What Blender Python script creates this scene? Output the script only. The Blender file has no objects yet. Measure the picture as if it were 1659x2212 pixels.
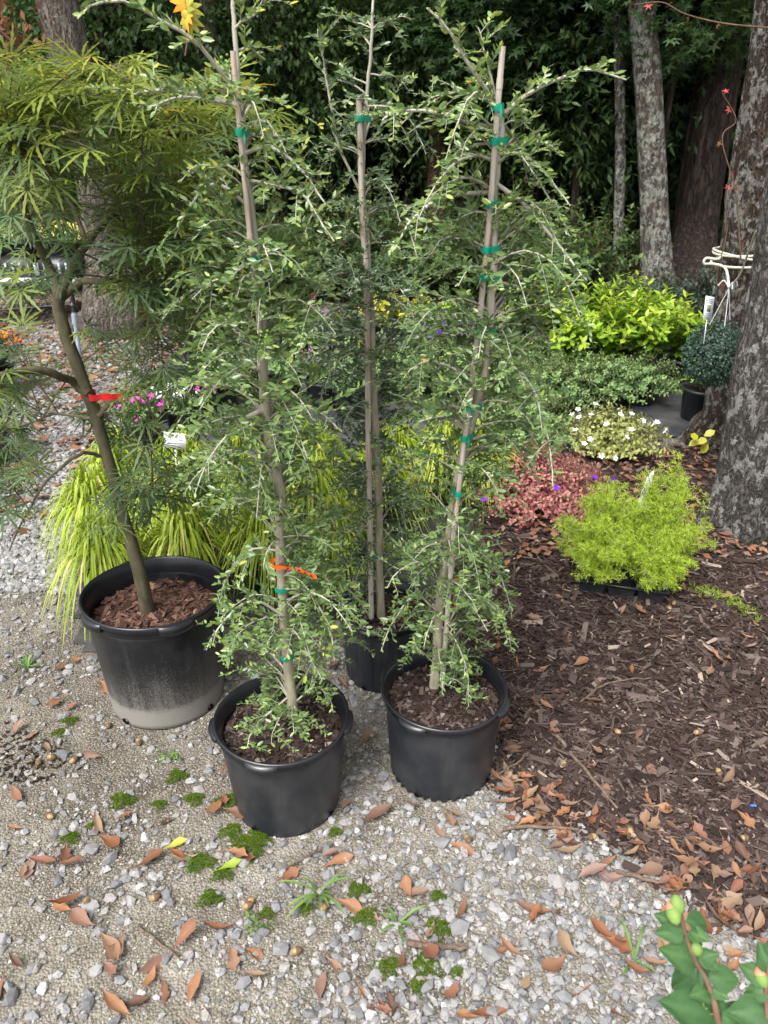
import bpy, math, numpy as np
from mathutils import Vector
R = math.radians
rng = np.random.default_rng(7)
scene = bpy.context.scene
COL = scene.collection

# ------------------------------------------------------------------ camera
TH = R(28.0); CH = 1.7; FD = 1661.0            # pitch, eye height, focal length in units of a 1659 x 2212 picture
cam = bpy.data.cameras.new('camera'); camo = bpy.data.objects.new('camera', cam); COL.objects.link(camo)
camo.location = (0, 0, CH); camo.rotation_euler = (R(90) - TH, 0, 0)
cam.sensor_fit = 'VERTICAL'; cam.sensor_height = 36.0; cam.lens = 36.0 * FD / 2212.0
cam.clip_start = 0.05; cam.clip_end = 400
cam.dof.use_dof = True; cam.dof.focus_distance = 2.1; cam.dof.aperture_fstop = 8.0
scene.camera = camo
# ------------------------------------------------------------------ sky, sun, exposure
SUN_EL, SUN_AZ = R(58), R(215)                  # high, behind the camera and to the left
w = bpy.data.worlds.new('World'); scene.world = w; w.use_nodes = True
wn = w.node_tree; wn.nodes.clear()
sky = wn.nodes.new('ShaderNodeTexSky'); sky.sky_type = 'NISHITA'; sky.sun_disc = False
sky.sun_elevation = SUN_EL; sky.sun_rotation = SUN_AZ; sky.dust_density = 6; sky.air_density = 1.0; sky.ozone_density = 1
hs = wn.nodes.new('ShaderNodeHueSaturation'); hs.inputs['Saturation'].default_value = 0.22
bg = wn.nodes.new('ShaderNodeBackground'); bg.inputs['Strength'].default_value = 0.15
wo = wn.nodes.new('ShaderNodeOutputWorld')
wn.links.new(sky.outputs[0], hs.inputs['Color']); wn.links.new(hs.outputs[0], bg.inputs[0]); wn.links.new(bg.outputs[0], wo.inputs[0])
sl = bpy.data.lights.new('sun', 'SUN'); sl.energy = 1.5; sl.angle = R(24); sl.color = (1, .98, .95)
so = bpy.data.objects.new('sun', sl); COL.objects.link(so)
sd = Vector((math.sin(SUN_AZ) * math.cos(SUN_EL), math.cos(SUN_AZ) * math.cos(SUN_EL), math.sin(SUN_EL)))
so.rotation_euler = sd.to_track_quat('Z', 'Y').to_euler(); so.location = sd * 30
vs = scene.view_settings; vs.view_transform = 'Standard'; vs.look = 'None'; vs.exposure = 1.08; vs.gamma = 1; vs.use_curve_mapping = False
scene.render.engine = 'CYCLES'; scene.cycles.use_denoising = True
scene.cycles.max_bounces = 6; scene.cycles.diffuse_bounces = 3; scene.cycles.glossy_bounces = 2; scene.cycles.transmission_bounces = 3

# ------------------------------------------------------------------ helpers
def ray(x, y):
    dx = (x - 829.5) / FD; dy = (y - 1106.0) / FD
    return np.array([dx, math.cos(TH) - dy * math.sin(TH), -math.sin(TH) - dy * math.cos(TH)])
def gp(x, y, z=0.0):                            # where the sight line through a photo point meets height z
    r = ray(x, y); k = (z - CH) / r[2]; return np.array([0, 0, CH]) + r * k
def Q(x, y, Y):                                 # ... and where it meets the distance Y
    r = ray(x, y); return np.array([0, 0, CH]) + r * (Y / r[1])
def QD(x, y, d): return np.array([0, 0, CH]) + ray(x, y) * d
def nrm(a):
    a = np.asarray(a, float); return a / np.maximum(np.linalg.norm(a, axis=-1, keepdims=True), 1e-9)

_ph = np.random.default_rng(3).uniform(0, 6.28, (6, 12)); _dr = np.random.default_rng(4).normal(0, 1, (6, 12, 3))
def noise(p, s=1.0, o=0):                       # smooth sum-of-waves noise, about -1..1
    p = np.asarray(p, float) * s; r = 0
    for i in range(12):
        d = _dr[o % 6, i, :p.shape[-1]]
        r = r + np.sin(p @ d + _ph[o % 6, i] + 1.3 * np.sin(p @ _dr[(o + 1) % 6, i, :p.shape[-1]] * .6))
    return r / 5.0

def inpoly(x, y, poly):
    x = np.asarray(x, float); y = np.asarray(y, float); c = np.zeros(x.shape, bool); n = len(poly)
    for i in range(n):
        x1, y1 = poly[i]; x2, y2 = poly[(i + 1) % n]
        if y1 == y2: continue
        c ^= ((y1 > y) != (y2 > y)) & (x < (x2 - x1) * (y - y1) / (y2 - y1) + x1)
    return c
def edgedist(x, y, poly):
    p = np.stack([x, y], -1); d = np.full(np.shape(x), 1e9); n = len(poly)
    for i in range(n):
        a = np.array(poly[i]); b = np.array(poly[(i + 1) % n]); ab = b - a
        t = np.clip(((p - a) @ ab) / (ab @ ab + 1e-12), 0, 1)
        d = np.minimum(d, np.linalg.norm(p - a - t[..., None] * ab, axis=-1))
    return d

class Geo:
    def __init__(s): s.v = []; s.f = []; s.t = []; s.n = 0
    def add(s, v, f, t=0.5):
        v = np.asarray(v, float).reshape(-1, 3); f = np.asarray(f, int)
        s.v.append(v); s.f.append(f + s.n); s.n += len(v)
        s.t.append(np.broadcast_to(np.asarray(t, float), (len(v),)))
        return s
    def mesh(s, name, mat, smooth=True):
        me = bpy.data.meshes.new(name)
        if not s.v: return me
        v = np.concatenate(s.v); me.vertices.add(len(v)); me.vertices.foreach_set('co', v.ravel())
        li = np.concatenate([f.ravel() for f in s.f]); tot = np.concatenate([np.full(len(f), f.shape[1]) for f in s.f])
        me.loops.add(len(li)); me.loops.foreach_set('vertex_index', li)
        st = np.concatenate([[0], np.cumsum(tot)[:-1]]); me.polygons.add(len(tot)); me.polygons.foreach_set('loop_start', st)
        me.polygons.foreach_set('use_smooth', np.full(len(tot), smooth))
        at = me.attributes.new('tint', 'FLOAT', 'POINT'); at.data.foreach_set('value', np.concatenate(s.t))
        me.update(calc_edges=True); me.validate(); me.materials.append(mat)
        return me
    def build(s, name, mat, parent=None, smooth=True, loc=None, kind=None):
        o = bpy.data.objects.new(name, s.mesh(name, mat, smooth)); COL.objects.link(o)
        if parent: o.parent = parent
        if loc is not None: o.location = loc
        if kind: o['kind'] = kind
        return o
def tag(o, label, cat, group=None):
    o['label'] = label; o['category'] = cat
    if group: o['group'] = group
    return o
def thing(name, label, cat, loc=(0, 0, 0), group=None, rz=0.0):
    o = bpy.data.objects.new(name, None); COL.objects.link(o); o.location = loc; o.rotation_euler = (0, 0, rz); o.empty_display_size = .1
    return tag(o, label, cat, group)

def resample(P, n):
    P = np.asarray(P, float); k = len(P)
    if k == 2: return P[0] + (P[1] - P[0]) * np.linspace(0, 1, n)[:, None]
    E = np.vstack([2 * P[0] - P[1], P, 2 * P[-1] - P[-2]]); out = []
    for u in np.linspace(0, k - 1, n):
        i = min(int(u), k - 2); t = u - i; a, b, c, d = E[i:i + 4]
        out.append(.5 * (2 * b + (c - a) * t + (2 * a - 5 * b + 4 * c - d) * t * t + (3 * b - a - 3 * c + d) * t ** 3))
    return np.array(out)
def bez(a, b, c, n):
    t = np.linspace(0, 1, n)[:, None]; return (1 - t) ** 2 * a + 2 * t * (1 - t) * b + t * t * c
def frames(P):
    T = nrm(np.gradient(P, axis=0)); u = np.cross(T[0], [0.13, .9, .4]); u = u / (np.linalg.norm(u) + 1e-9); U = []
    for t in T:
        u = u - t * (u @ t); u = u / (np.linalg.norm(u) + 1e-9); U.append(u)
    U = np.array(U); return T, U, np.cross(T, U)
def tube(g, P, r, sides=6, t=.5, cap=True, disp=None):
    P = np.asarray(P, float); n = len(P); r = np.broadcast_to(np.asarray(r, float), (n,)); T, U, V = frames(P)
    a = np.linspace(0, 2 * np.pi, sides, endpoint=False); rr = np.repeat(r[:, None], sides, 1)
    if disp is not None: rr = rr * disp(a[None, :], np.linspace(0, 1, n)[:, None], P)
    v = P[:, None] + rr[..., None] * (np.cos(a)[None, :, None] * U[:, None] + np.sin(a)[None, :, None] * V[:, None])
    i = np.arange(n - 1)[:, None] * sides; j = np.arange(sides)[None]; k = (j + 1) % sides
    f = np.stack([i + j, i + k, i + sides + k, i + sides + j], -1).reshape(-1, 4)
    v = v.reshape(-1, 3); tt = np.repeat(np.broadcast_to(np.asarray(t, float), (n,)), sides)
    g.add(v, f, tt)
    if cap:
        g.add(np.vstack([v[-sides:], P[-1]]), [[j, (j + 1) % sides, sides] for j in range(sides)], tt[-1])
        g.add(np.vstack([v[:sides], P[0]]), [[(j + 1) % sides, j, sides] for j in range(sides)], tt[0])
def lathe(g, prof, seg=64, mod=None, t=.5, c=(0, 0, 0)):
    prof = np.asarray(prof, float); a = np.linspace(0, 2 * np.pi, seg, endpoint=False); n = len(prof)
    r = np.repeat(prof[:, :1], seg, 1); z = np.repeat(prof[:, 1:2], seg, 1)
    if mod is not None: r, z = mod(r, z, a[None, :])
    v = np.stack([r * np.cos(a), r * np.sin(a), z], -1).reshape(-1, 3) + np.asarray(c)
    i = np.arange(n - 1)[:, None] * seg; j = np.arange(seg)[None]; k = (j + 1) % seg
    g.add(v, np.stack([i + j, i + k, i + seg + k, i + seg + j], -1).reshape(-1, 4), t)
def box(g, c, s, t=.5, rot=None):
    s = np.asarray(s, float) / 2
    v = np.array([[x, y, z] for x in (-1, 1) for y in (-1, 1) for z in (-1, 1)]) * s
    if rot is not None: v = v @ np.asarray(rot).T
    g.add(v + np.asarray(c), [[0, 1, 3, 2], [4, 6, 7, 5], [0, 4, 5, 1], [2, 3, 7, 6], [0, 2, 6, 4], [1, 5, 7, 3]], t)
def rotz(a): return np.array([[math.cos(a), -math.sin(a), 0], [math.sin(a), math.cos(a), 0], [0, 0, 1]])
def scatter(g, tv, tf, pos, X, Z, scale, tint):
    """copies of a small template: local x along X, local z towards Z"""
    pos = np.asarray(pos, float); n = len(pos)
    if n == 0: return
    X = nrm(np.broadcast_to(X, (n, 3))); Z = np.broadcast_to(Z, (n, 3)) + np.array([1e-4, 2e-4, 3e-4]); Z = nrm(Z - X * np.sum(X * Z, -1, keepdims=True)); Y = np.cross(Z, X)
    sc = np.asarray(scale, float)
    if sc.ndim < 2: sc = np.repeat(np.broadcast_to(sc, (n,))[:, None], 3, 1)
    l = tv[None] * sc[:, None]
    v = pos[:, None] + l[..., :1] * X[:, None] + l[..., 1:2] * Y[:, None] + l[..., 2:3] * Z[:, None]
    m = len(tv); f = (tf[None] + (np.arange(n) * m)[:, None, None]).reshape(-1, tf.shape[1])
    g.add(v.reshape(-1, 3), f, np.repeat(np.broadcast_to(tint, (n,)), m))
def blade_leaf(wid=.2, fold=.05, droop=.08, l1=.3, l2=.7, w2=.9):
    v = [[0, 0, 0], [l1, 0, -fold], [l2, 0, -fold - droop * .4], [1, 0, -droop]]
    v += [[l1, wid, fold * .4], [l2, wid * w2, -droop * .3], [l1, -wid, fold * .4], [l2, -wid * w2, -droop * .3]]
    f = [[0, 1, 4], [4, 1, 5], [5, 1, 2], [5, 2, 3], [0, 6, 1], [6, 7, 1], [7, 2, 1], [7, 3, 2]]
    return np.array(v, float), np.array(f)
LEAF = blade_leaf(.19, .04, .06); LEAF_W = blade_leaf(.3, .05, .1, .3, .65, 1.0); LEAF_N = blade_leaf(.13, .03, .15, .3, .65, .85)
LEAF_2 = (np.array([[0, 0, 0], [.45, .27, .05], [1, 0, -.06], [.45, -.27, .05]]), np.array([[0, 2, 1], [0, 3, 2]]))
LEAF_2N = (np.array([[0, 0, 0], [.45, .16, .04], [1, 0, -.08], [.45, -.16, .04]]), np.array([[0, 2, 1], [0, 3, 2]]))
def star_leaf():                                # sweetgum-like five points
    v = [[.35, 0, 0]]; f = []
    for k in range(5):
        a = R(-120 + 60 * k); v.append([.35 + .62 * math.cos(a), .62 * math.sin(a), -.08])
        b = R(-90 + 60 * k); v.append([.35 + .22 * math.cos(b), .22 * math.sin(b), .02])
    v.append([0, 0, 0]); n = len(v) - 1
    for k in range(1, 10): f.append([0, k, k + 1])
    return np.array(v), np.array(f)
STAR = star_leaf()
ICO_V = nrm(np.array([[-1, 1.618, 0], [1, 1.618, 0], [-1, -1.618, 0], [1, -1.618, 0], [0, -1, 1.618], [0, 1, 1.618], [0, -1, -1.618], [0, 1, -1.618], [1.618, 0, -1], [1.618, 0, 1], [-1.618, 0, -1], [-1.618, 0, 1]]))
ICO_F = np.array([[0, 11, 5], [0, 5, 1], [0, 1, 7], [0, 7, 10], [0, 10, 11], [1, 5, 9], [5, 11, 4], [11, 10, 2], [10, 7, 6], [7, 1, 8], [3, 9, 4], [3, 4, 2], [3, 2, 6], [3, 6, 8], [3, 8, 9], [4, 9, 5], [2, 4, 11], [6, 2, 10], [8, 6, 7], [9, 8, 1]])
OCT_V = np.array([[1, 0, 0], [-1, 0, 0], [0, 1, 0], [0, -1, 0], [0, 0, 1], [0, 0, -1.]]); OCT_F = np.array([[0, 2, 4], [2, 1, 4], [1, 3, 4], [3, 0, 4], [2, 0, 5], [1, 2, 5], [3, 1, 5], [0, 3, 5]])
def randdir(n, up=0.0):
    d = rng.normal(0, 1, (n, 3)); d[:, 2] += up; return nrm(d)

# ------------------------------------------------------------------ materials
class NT:
    def __init__(s, name):
        s.m = bpy.data.materials.new(name); s.m.use_nodes = True; s.t = s.m.node_tree; s.t.nodes.clear()
        s.out = s.n('ShaderNodeOutputMaterial')
    def n(s, ty, **k):
        x = s.t.nodes.new(ty)
        for a, b in k.items(): setattr(x, a, b)
        return x
    def l(s, a, b): s.t.links.new(a, b)
    def coord(s, scale=(1, 1, 1), kind='Object'):
        tc = s.n('ShaderNodeTexCoord'); mp = s.n('ShaderNodeMapping'); mp.inputs['Scale'].default_value = scale
        s.l(tc.outputs[kind], mp.inputs[0]); return mp.outputs[0]
    def noise(s, vec, scale, det=4, rough=.6):
        x = s.n('ShaderNodeTexNoise'); x.inputs['Scale'].default_value = scale; x.inputs['Detail'].default_value = det; x.inputs['Roughness'].default_value = rough
        s.l(vec, x.inputs['Vector']); return x.outputs['Fac']
    def vor(s, vec, scale, feat='F1', out='Distance'):
        x = s.n('ShaderNodeTexVoronoi', feature=feat); x.inputs['Scale'].default_value = scale; s.l(vec, x.inputs['Vector']); return x.outputs[out]
    def ramp(s, fac, stops, interp='LINEAR'):
        x = s.n('ShaderNodeValToRGB'); e = x.color_ramp.elements; x.color_ramp.interpolation = interp
        while len(e) < len(stops): e.new(.5)
        for i, (p, c) in enumerate(stops): e[i].position = p; e[i].color = tuple(c) + (1,) if len(c) == 3 else c
        s.l(fac, x.inputs[0]); return x.outputs[0]
    def mix(s, fac, a, b, blend='MIX'):
        x = s.n('ShaderNodeMix', data_type='RGBA', blend_type=blend)
        for sock, v in ((x.inputs[0], fac), (x.inputs[6], a), (x.inputs[7], b)):
            if hasattr(v, 'is_output'): s.l(v, sock)
            elif isinstance(v, (int, float)): sock.default_value = v
            else: sock.default_value = tuple(v) + (1,)
        return x.outputs[2]
    def math(s, op, a, b=0.0):
        x = s.n('ShaderNodeMath', operation=op)
        for i, v in enumerate((a, b)):
            if hasattr(v, 'is_output'): s.l(v, x.inputs[i])
            else: x.inputs[i].default_value = v
        return x.outputs[0]
    def tint(s): return s.n('ShaderNodeAttribute', attribute_name='tint').outputs['Fac']
    def rnd(s): return s.n('ShaderNodeObjectInfo').outputs['Random']
    def bump(s, h, strength, dist=.01):
        b = s.n('ShaderNodeBump'); b.inputs['Strength'].default_value = strength; b.inputs['Distance'].default_value = dist; s.l(h, b.inputs['Height']); return b.outputs[0]
    def done(s, col, rough=.8, spec=.3, normal=None, trans=0.0, coat=0.0):
        p = s.n('ShaderNodeBsdfPrincipled')
        for nm, v in (('Base Color', col), ('Roughness', rough), ('Specular IOR Level', spec)):
            if hasattr(v, 'is_output'): s.l(v, p.inputs[nm])
            else: p.inputs[nm].default_value = tuple(v) + (1,) if nm == 'Base Color' else v
        p.inputs['Coat Weight'].default_value = coat
        if normal is not None: s.l(normal, p.inputs['Normal'])
        o = p.outputs[0]
        if trans > 0:
            tr = s.n('ShaderNodeBsdfTranslucent'); mx = s.n('ShaderNodeMixShader'); mx.inputs[0].default_value = trans
            if hasattr(col, 'is_output'): s.l(col, tr.inputs[0])
            else: tr.inputs[0].default_value = tuple(col) + (1,)
            s.l(o, mx.inputs[1]); s.l(tr.outputs[0], mx.inputs[2]); o = mx.outputs[0]
        s.l(o, s.out.inputs[0]); return s.m
def leaf_mat(name, stops, rough=.45, spec=.4, trans=.3):
    m = NT(name); t = m.tint(); c = m.ramp(t, stops)
    n = m.noise(m.coord(), 25, 2); c = m.mix(m.math('MULTIPLY', n, .35), c, (0.01, .02, .008))
    return m.done(c, rough, spec, trans=trans)
def plain(name, c, rough=.6, spec=.4, var=.25, scale=30, bump=0.1):
    m = NT(name); v = m.coord(); n = m.noise(v, scale, 5); c2 = tuple(x * (1 - var) for x in c); c3 = tuple(min(1, x * (1 + var)) for x in c)
    return m.done(m.ramp(n, [(.3, c2), (.7, c3)]), rough, spec, m.bump(n, bump, .004))
M = {}
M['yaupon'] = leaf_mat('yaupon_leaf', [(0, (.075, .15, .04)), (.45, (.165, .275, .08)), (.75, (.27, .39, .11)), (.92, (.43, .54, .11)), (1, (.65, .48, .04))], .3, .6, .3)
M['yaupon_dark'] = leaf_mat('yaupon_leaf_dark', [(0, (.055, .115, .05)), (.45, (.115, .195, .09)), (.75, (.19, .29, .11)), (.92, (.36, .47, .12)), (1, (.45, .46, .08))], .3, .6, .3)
M['twig'] = NT('yaupon_bark'); _m = M['twig']; _n = _m.noise(_m.coord((1, 1, .3)), 60, 5); M['twig'] = _m.done(_m.mix(_m.tint(), _m.ramp(_n, [(.3, (.19, .17, .115)), (.7, (.38, .345, .25))]), _m.ramp(_n, [(.3, (.36, .345, .31)), (.7, (.54, .525, .48))])), .75, .3, _m.bump(_n, .3, .003))
M['maple'] = leaf_mat('maple_leaf', [(0, (.06, .115, .055)), (.4, (.125, .2, .085)), (.7, (.23, .3, .05)), (.9, (.37, .4, .045)), (1, (.55, .36, .02))], .5, .35, .4)
_m = NT('maple_bark'); _n = _m.noise(_m.coord((1, 1, .35)), 45, 6); M['maple_bark'] = _m.done(_m.mix(_m.noise(_m.coord(), 6, 3), _m.ramp(_n, [(.3, (.035, .04, .018)), (.7, (.1, .105, .05))]), _m.ramp(_n, [(.3, (.06, .045, .03)), (.7, (.16, .125, .09))])), .8, .3, _m.bump(_n, .4, .004))
_m = NT('bamboo'); _n = _m.noise(_m.coord((1, 1, .06)), 160, 4); _k = _m.noise(_m.coord((1, 1, .8)), 5, 3)
M['stake'] = _m.done(_m.mix(_m.ramp(_k, [(.5, (0, 0, 0)), (.68, (1, 1, 1))]), _m.ramp(_n, [(.3, (.32, .28, .235)), (.7, (.54, .49, .43))]), _m.ramp(_n, [(.3, (.2, .1, .055)), (.7, (.4, .25, .16))])), .65, .35, _m.bump(_n, .2, .002))
M['tape'] = plain('green_tape', (.0, .26, .16), .3, .5, .15, 40); M['red_tape'] = plain('red_tape', (.6, .012, .02), .35, .5, .1, 30); M['orange_tape'] = plain('orange_tape', (.85, .12, .01), .35, .5, .1, 30)
M['ink'] = plain('ink', (.012, .012, .012), .6, .3)
# pots
def pot_mat(name, dusty, base=(.012, .013, .016)):
    m = NT(name); v = m.coord(); n1 = m.noise(v, 9, 6, .65); n2 = m.noise(v, 140, 3); sp = m.vor(v, 210)
    drips = m.noise(m.coord((1, 1, .12)), 22, 5)
    dust = m.math('MULTIPLY', m.ramp(n1, [(.45, (0, 0, 0)), (.8, (1, 1, 1))]), .13)
    dust = m.math('ADD', dust, m.math('MULTIPLY', m.ramp(drips, [(.55, (0, 0, 0)), (.8, (1, 1, 1))]), .08))
    if dusty:
        sx = m.n('ShaderNodeSeparateXYZ'); m.l(m.coord(), sx.inputs[0]); z = m.math('ADD', sx.outputs[2], m.math('MULTIPLY', m.math('SUBTRACT', n1, .5), .015))
        z = m.math('ADD', z, m.math('MULTIPLY', m.math('SUBTRACT', n2, .5), .012))
        n6 = m.noise(m.coord(), 420, 2, .7); n7 = m.noise(m.coord((1, 1, .15)), 30, 5, .7); gr = m.ramp(z, [(.062, (.95, .95, .95)), (.09, (.52, .52, .52)), (.17, (.33, .33, .33)), (.3, (.12, .12, .12))]); gr = m.math('ADD', m.math('ADD', gr, m.math('MULTIPLY', m.math('SUBTRACT', n6, .5), 1.5)), m.math('MULTIPLY', m.math('SUBTRACT', n7, .5), .5)); dust = m.math('ADD', dust, m.ramp(gr, [(.34, (0, 0, 0)), (.8, (.9, .9, .9))]))
        spk = m.ramp(sp, [(.1, (.7, .7, .7)), (.18, (0, 0, 0))]); dust = m.math('ADD', dust, m.math('MULTIPLY', spk, .28))
    else:
        spk = m.ramp(sp, [(.06, (.5, .5, .5)), (.12, (0, 0, 0))]); dust = m.math('ADD', dust, m.math('MULTIPLY', spk, .16))
    dust = m.math('MINIMUM', dust, .9)
    c = m.mix(dust, base, (.25, .235, .21)); rgh = m.math('ADD', .34, m.math('MULTIPLY', dust, .6))
    return m.done(c, rgh, .5, m.bump(n1, .12, .01))
M['pot'] = pot_mat('black_plastic', False, (.016, .019, .025)); M['pot_dusty'] = pot_mat('dusty_black_plastic', True, (.008, .009, .012))
M['pot_rim'] = plain('pot_rim_plastic', (.012, .013, .016), .3, .5, .3, 14)
M['hole'] = plain('hole_dark', (.004, .004, .004), .9, .1)
M['soil'] = plain('potting_soil', (.03, .02, .015), .95, .15, .6, 60, .6)
# ground
_m = NT('gravel_dirt'); v = _m.coord(); n1 = _m.noise(v, 1.6, 5); n2 = _m.noise(v, 14, 6, .7); n3 = _m.vor(v, 150); n4 = _m.vor(v, 60, out='Color')
c = _m.ramp(n2, [(.28, (.075, .062, .048)), (.5, (.19, .17, .135)), (.72, (.3, .275, .235))]); c = _m.mix(_m.ramp(n1, [(.42, (0, 0, 0)), (.6, (.85, .85, .85))]), c, _m.ramp(n2, [(.3, (.045, .037, .027)), (.7, (.13, .11, .08))]))
c = _m.mix(_m.ramp(n3, [(.25, (.6, .6, .6)), (.5, (0, 0, 0))]), c, (.3, .29, .27)); M['dirt'] = _m.done(c, .95, .2, _m.bump(_m.math('ADD', n3, n2), .6, .012))
_m = NT('mulch_soil'); v = _m.coord((1, 2.2, 1)); n1 = _m.noise(v, 28, 6, .7); n2 = _m.noise(_m.coord(), 3, 4)
M['mulch'] = _m.done(_m.mix(n2, _m.ramp(n1, [(.3, (.018, .011, .009)), (.7, (.075, .045, .034))]), _m.ramp(n1, [(.3, (.03, .017, .012)), (.7, (.1, .062, .045))])), .95, .2, _m.bump(n1, .9, .02))
_m = NT('woven_cloth'); v = _m.coord(); wv = _m.n('ShaderNodeTexWave'); wv.inputs['Scale'].default_value = 55; wv.inputs['Distortion'].default_value = .4; _m.l(v, wv.inputs[0]); n1 = _m.noise(v, 5, 6, .7); n2 = _m.vor(v, 70)
c = _m.mix(_m.ramp(n1, [(.4, (0, 0, 0)), (.8, (.55, .55, .55))]), (.028, .031, .036), (.19, .175, .155)); c = _m.mix(_m.ramp(n2, [(.1, (.5, .5, .5)), (.16, (0, 0, 0))]), c, (.3, .26, .2))
M['cloth'] = _m.done(c, .7, .35, _m.bump(wv.outputs[1], .25, .003))
_m = NT('granite'); v = _m.coord(); n1 = _m.noise(v, 170, 4, .75); n2 = _m.noise(v, 40, 5)
c = _m.ramp(_m.tint(), [(0, (.1, .105, .115)), (.25, (.215, .225, .24)), (.5, (.28, .275, .265)), (.72, (.36, .365, .375)), (.86, (.28, .25, .235)), (.97, (.42, .425, .43)), (1, (.58, .58, .57))])
c = _m.mix(_m.ramp(n1, [(.36, (.7, .7, .7)), (.5, (0, 0, 0))]), c, (.07, .07, .075)); c = _m.mix(_m.math('MULTIPLY', n2, .4), c, (.17, .145, .11)); M['stone'] = _m.done(c, .85, .3, _m.bump(n1, .35, .004))
_m = NT('sandy_grit'); M['grit'] = _m.done(_m.ramp(_m.tint(), [(0, (.1, .085, .065)), (.4, (.2, .18, .145)), (.75, (.29, .265, .22)), (1, (.42, .4, .36))]), .9, .2)
_m = NT('bark_chip'); n1 = _m.noise(_m.coord((1, 1, 1)), 110, 5, .7)
c = _m.ramp(_m.tint(), [(0, (.014, .009, .008)), (.3, (.037, .022, .018)), (.52, (.068, .043, .036)), (.72, (.115, .083, .071)), (.9, (.2, .155, .133)), (1, (.42, .33, .26))]); M['chip'] = _m.done(_m.mix(_m.math('MULTIPLY', n1, .55), c, (.012, .008, .006)), .85, .3, _m.bump(n1, .5, .004))
_m = NT('dry_leaf'); v = _m.coord(); n1 = _m.noise(v, 55, 4); r = _m.rnd(); tt = _m.math('FRACT', _m.math('ADD', r, _m.tint()))
c = _m.ramp(tt, [(0, (.085, .05, .038)), (.16, (.3, .11, .04)), (.3, (.26, .17, .13)), (.45, (.4, .19, .085)), (.6, (.17, .095, .065)), (.74, (.36, .255, .16)), (.88, (.24, .09, .05)), (1, (.3, .2, .16))]); M['dry'] = _m.done(_m.mix(_m.math('MULTIPLY', n1, .6), c, (.07, .04, .028)), .6, .35, _m.bump(n1, .2, .003), trans=.12)
M['moss'] = leaf_mat('moss', [(0, (.05, .1, .008)), (.6, (.12, .2, .015)), (1, (.22, .31, .04))], .9, .1, .15)
M['weed'] = leaf_mat('weed_leaf', [(0, (.09, .19, .04)), (1, (.24, .38, .09))], .5, .4, .3)
M['stick'] = plain('dead_wood', (.13, .095, .07), .9, .2, .5, 60, .5); M['acorn'] = plain('acorn_shell', (.3, .2, .1), .45, .5, .35, 40); M['acorn_cap'] = plain('acorn_cap', (.13, .085, .05), .9, .2, .3, 200, .5)
# bark
def bark(name, dark, light, lichen, lich_amt, scale=1.0, moss=0.0, zsq=.18, spot=34):
    m = NT(name); v = m.coord((1, 1, zsq)); n1 = m.noise(v, 30 * scale, 7, .7); wob = m.n('ShaderNodeMix', data_type='VECTOR'); wob.inputs[0].default_value = .06
    nv = m.n('ShaderNodeTexNoise'); nv.inputs['Scale'].default_value = 9; m.l(v, nv.inputs[0]); m.l(v, wob.inputs[4]); m.l(nv.outputs['Color'], wob.inputs[5])
    r1 = m.math('ABSOLUTE', m.math('SUBTRACT', m.noise(wob.outputs[1], 20 * scale, 3, .55), .5)); r2 = m.math('ABSOLUTE', m.math('SUBTRACT', m.noise(m.coord((1, 1, zsq * 2.2)), 33 * scale, 4, .6), .5)); crk = m.ramp(m.math('ADD', r1, m.math('MULTIPLY', r2, .6)), [(.015, (0, 0, 0)), (.17, (1, 1, 1))])
    h = m.math('ADD', m.math('MULTIPLY', n1, .6), m.math('MULTIPLY', crk, .5)); c = m.ramp(h, [(.25, dark), (.9, light)])
    n3 = m.noise(m.coord(), 4.5, 4, .7); n4 = m.noise(m.coord((1, 1, .7)), spot, 6, .72); n5 = m.noise(m.coord(), 1.3, 3)
    la = m.ramp(m.math('ADD', n4, m.math('MULTIPLY', m.math('SUBTRACT', n3, .5), .5)), [(.66 - lich_amt, (0, 0, 0)), (.7 - lich_amt, (.8, .8, .8))]); c = m.mix(la, c, lichen)
    c = m.mix(m.math('MULTIPLY', n5, .35), c, dark)
    if moss:
        sx = m.n('ShaderNodeSeparateXYZ'); m.l(m.coord(), sx.inputs[0]); z = m.math('ADD', sx.outputs[2], m.math('MULTIPLY', m.noise(m.coord(), 9, 5), 1.1))
        c = m.mix(m.ramp(z, [(.56, (.75, .75, .75)), (.66, (0, 0, 0))]), c, (.045, .05, .015))
    return m.done(c, .92, .2, m.bump(m.math('ADD', h, m.math('MULTIPLY', la, .2)), 1.0, .06))
M['oak'] = bark('oak_bark', (.03, .026, .023), (.27, .245, .225), (.6, .6, .57), .11, 2.6, .7, .35, 22); M['oak_brown'] = bark('oak_bark_lichen', (.035, .024, .018), (.16, .115, .088), (.5, .5, .46), .14, 1.9, 0, .25)
M['trunk_grey'] = bark('trunk_grey', (.065, .055, .046), (.26, .225, .19), (.3, .31, .27), .06, 1, 0, .2, 20); M['trunk_pale'] = bark('trunk_lichen', (.05, .042, .034), (.2, .165, .14), (.42, .44, .38), .17, 1, 0, .2, 24); M['trunk_dark'] = bark('trunk_dark', (.022, .016, .013), (.1, .075, .06), (.13, .13, .11), .0); M['trunk_red'] = bark('trunk_red', (.05, .028, .02), (.19, .11, .08), (.3, .28, .25), .02)
M['forest'] = leaf_mat('forest_leaf', [(0, (.03, .065, .02)), (.5, (.07, .135, .04)), (.85, (.12, .2, .05)), (1, (.2, .27, .06))], .5, .4, .35)
M['star'] = leaf_mat('sweetgum_leaf', [(0, (.025, .06, .02)), (.6, (.06, .125, .035)), (1, (.15, .22, .06))], .5, .4, .35)
M['russet'] = leaf_mat('russet_leaf', [(0, (.12, .05, .025)), (1, (.32, .15, .07))], .6, .3, .3)
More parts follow.
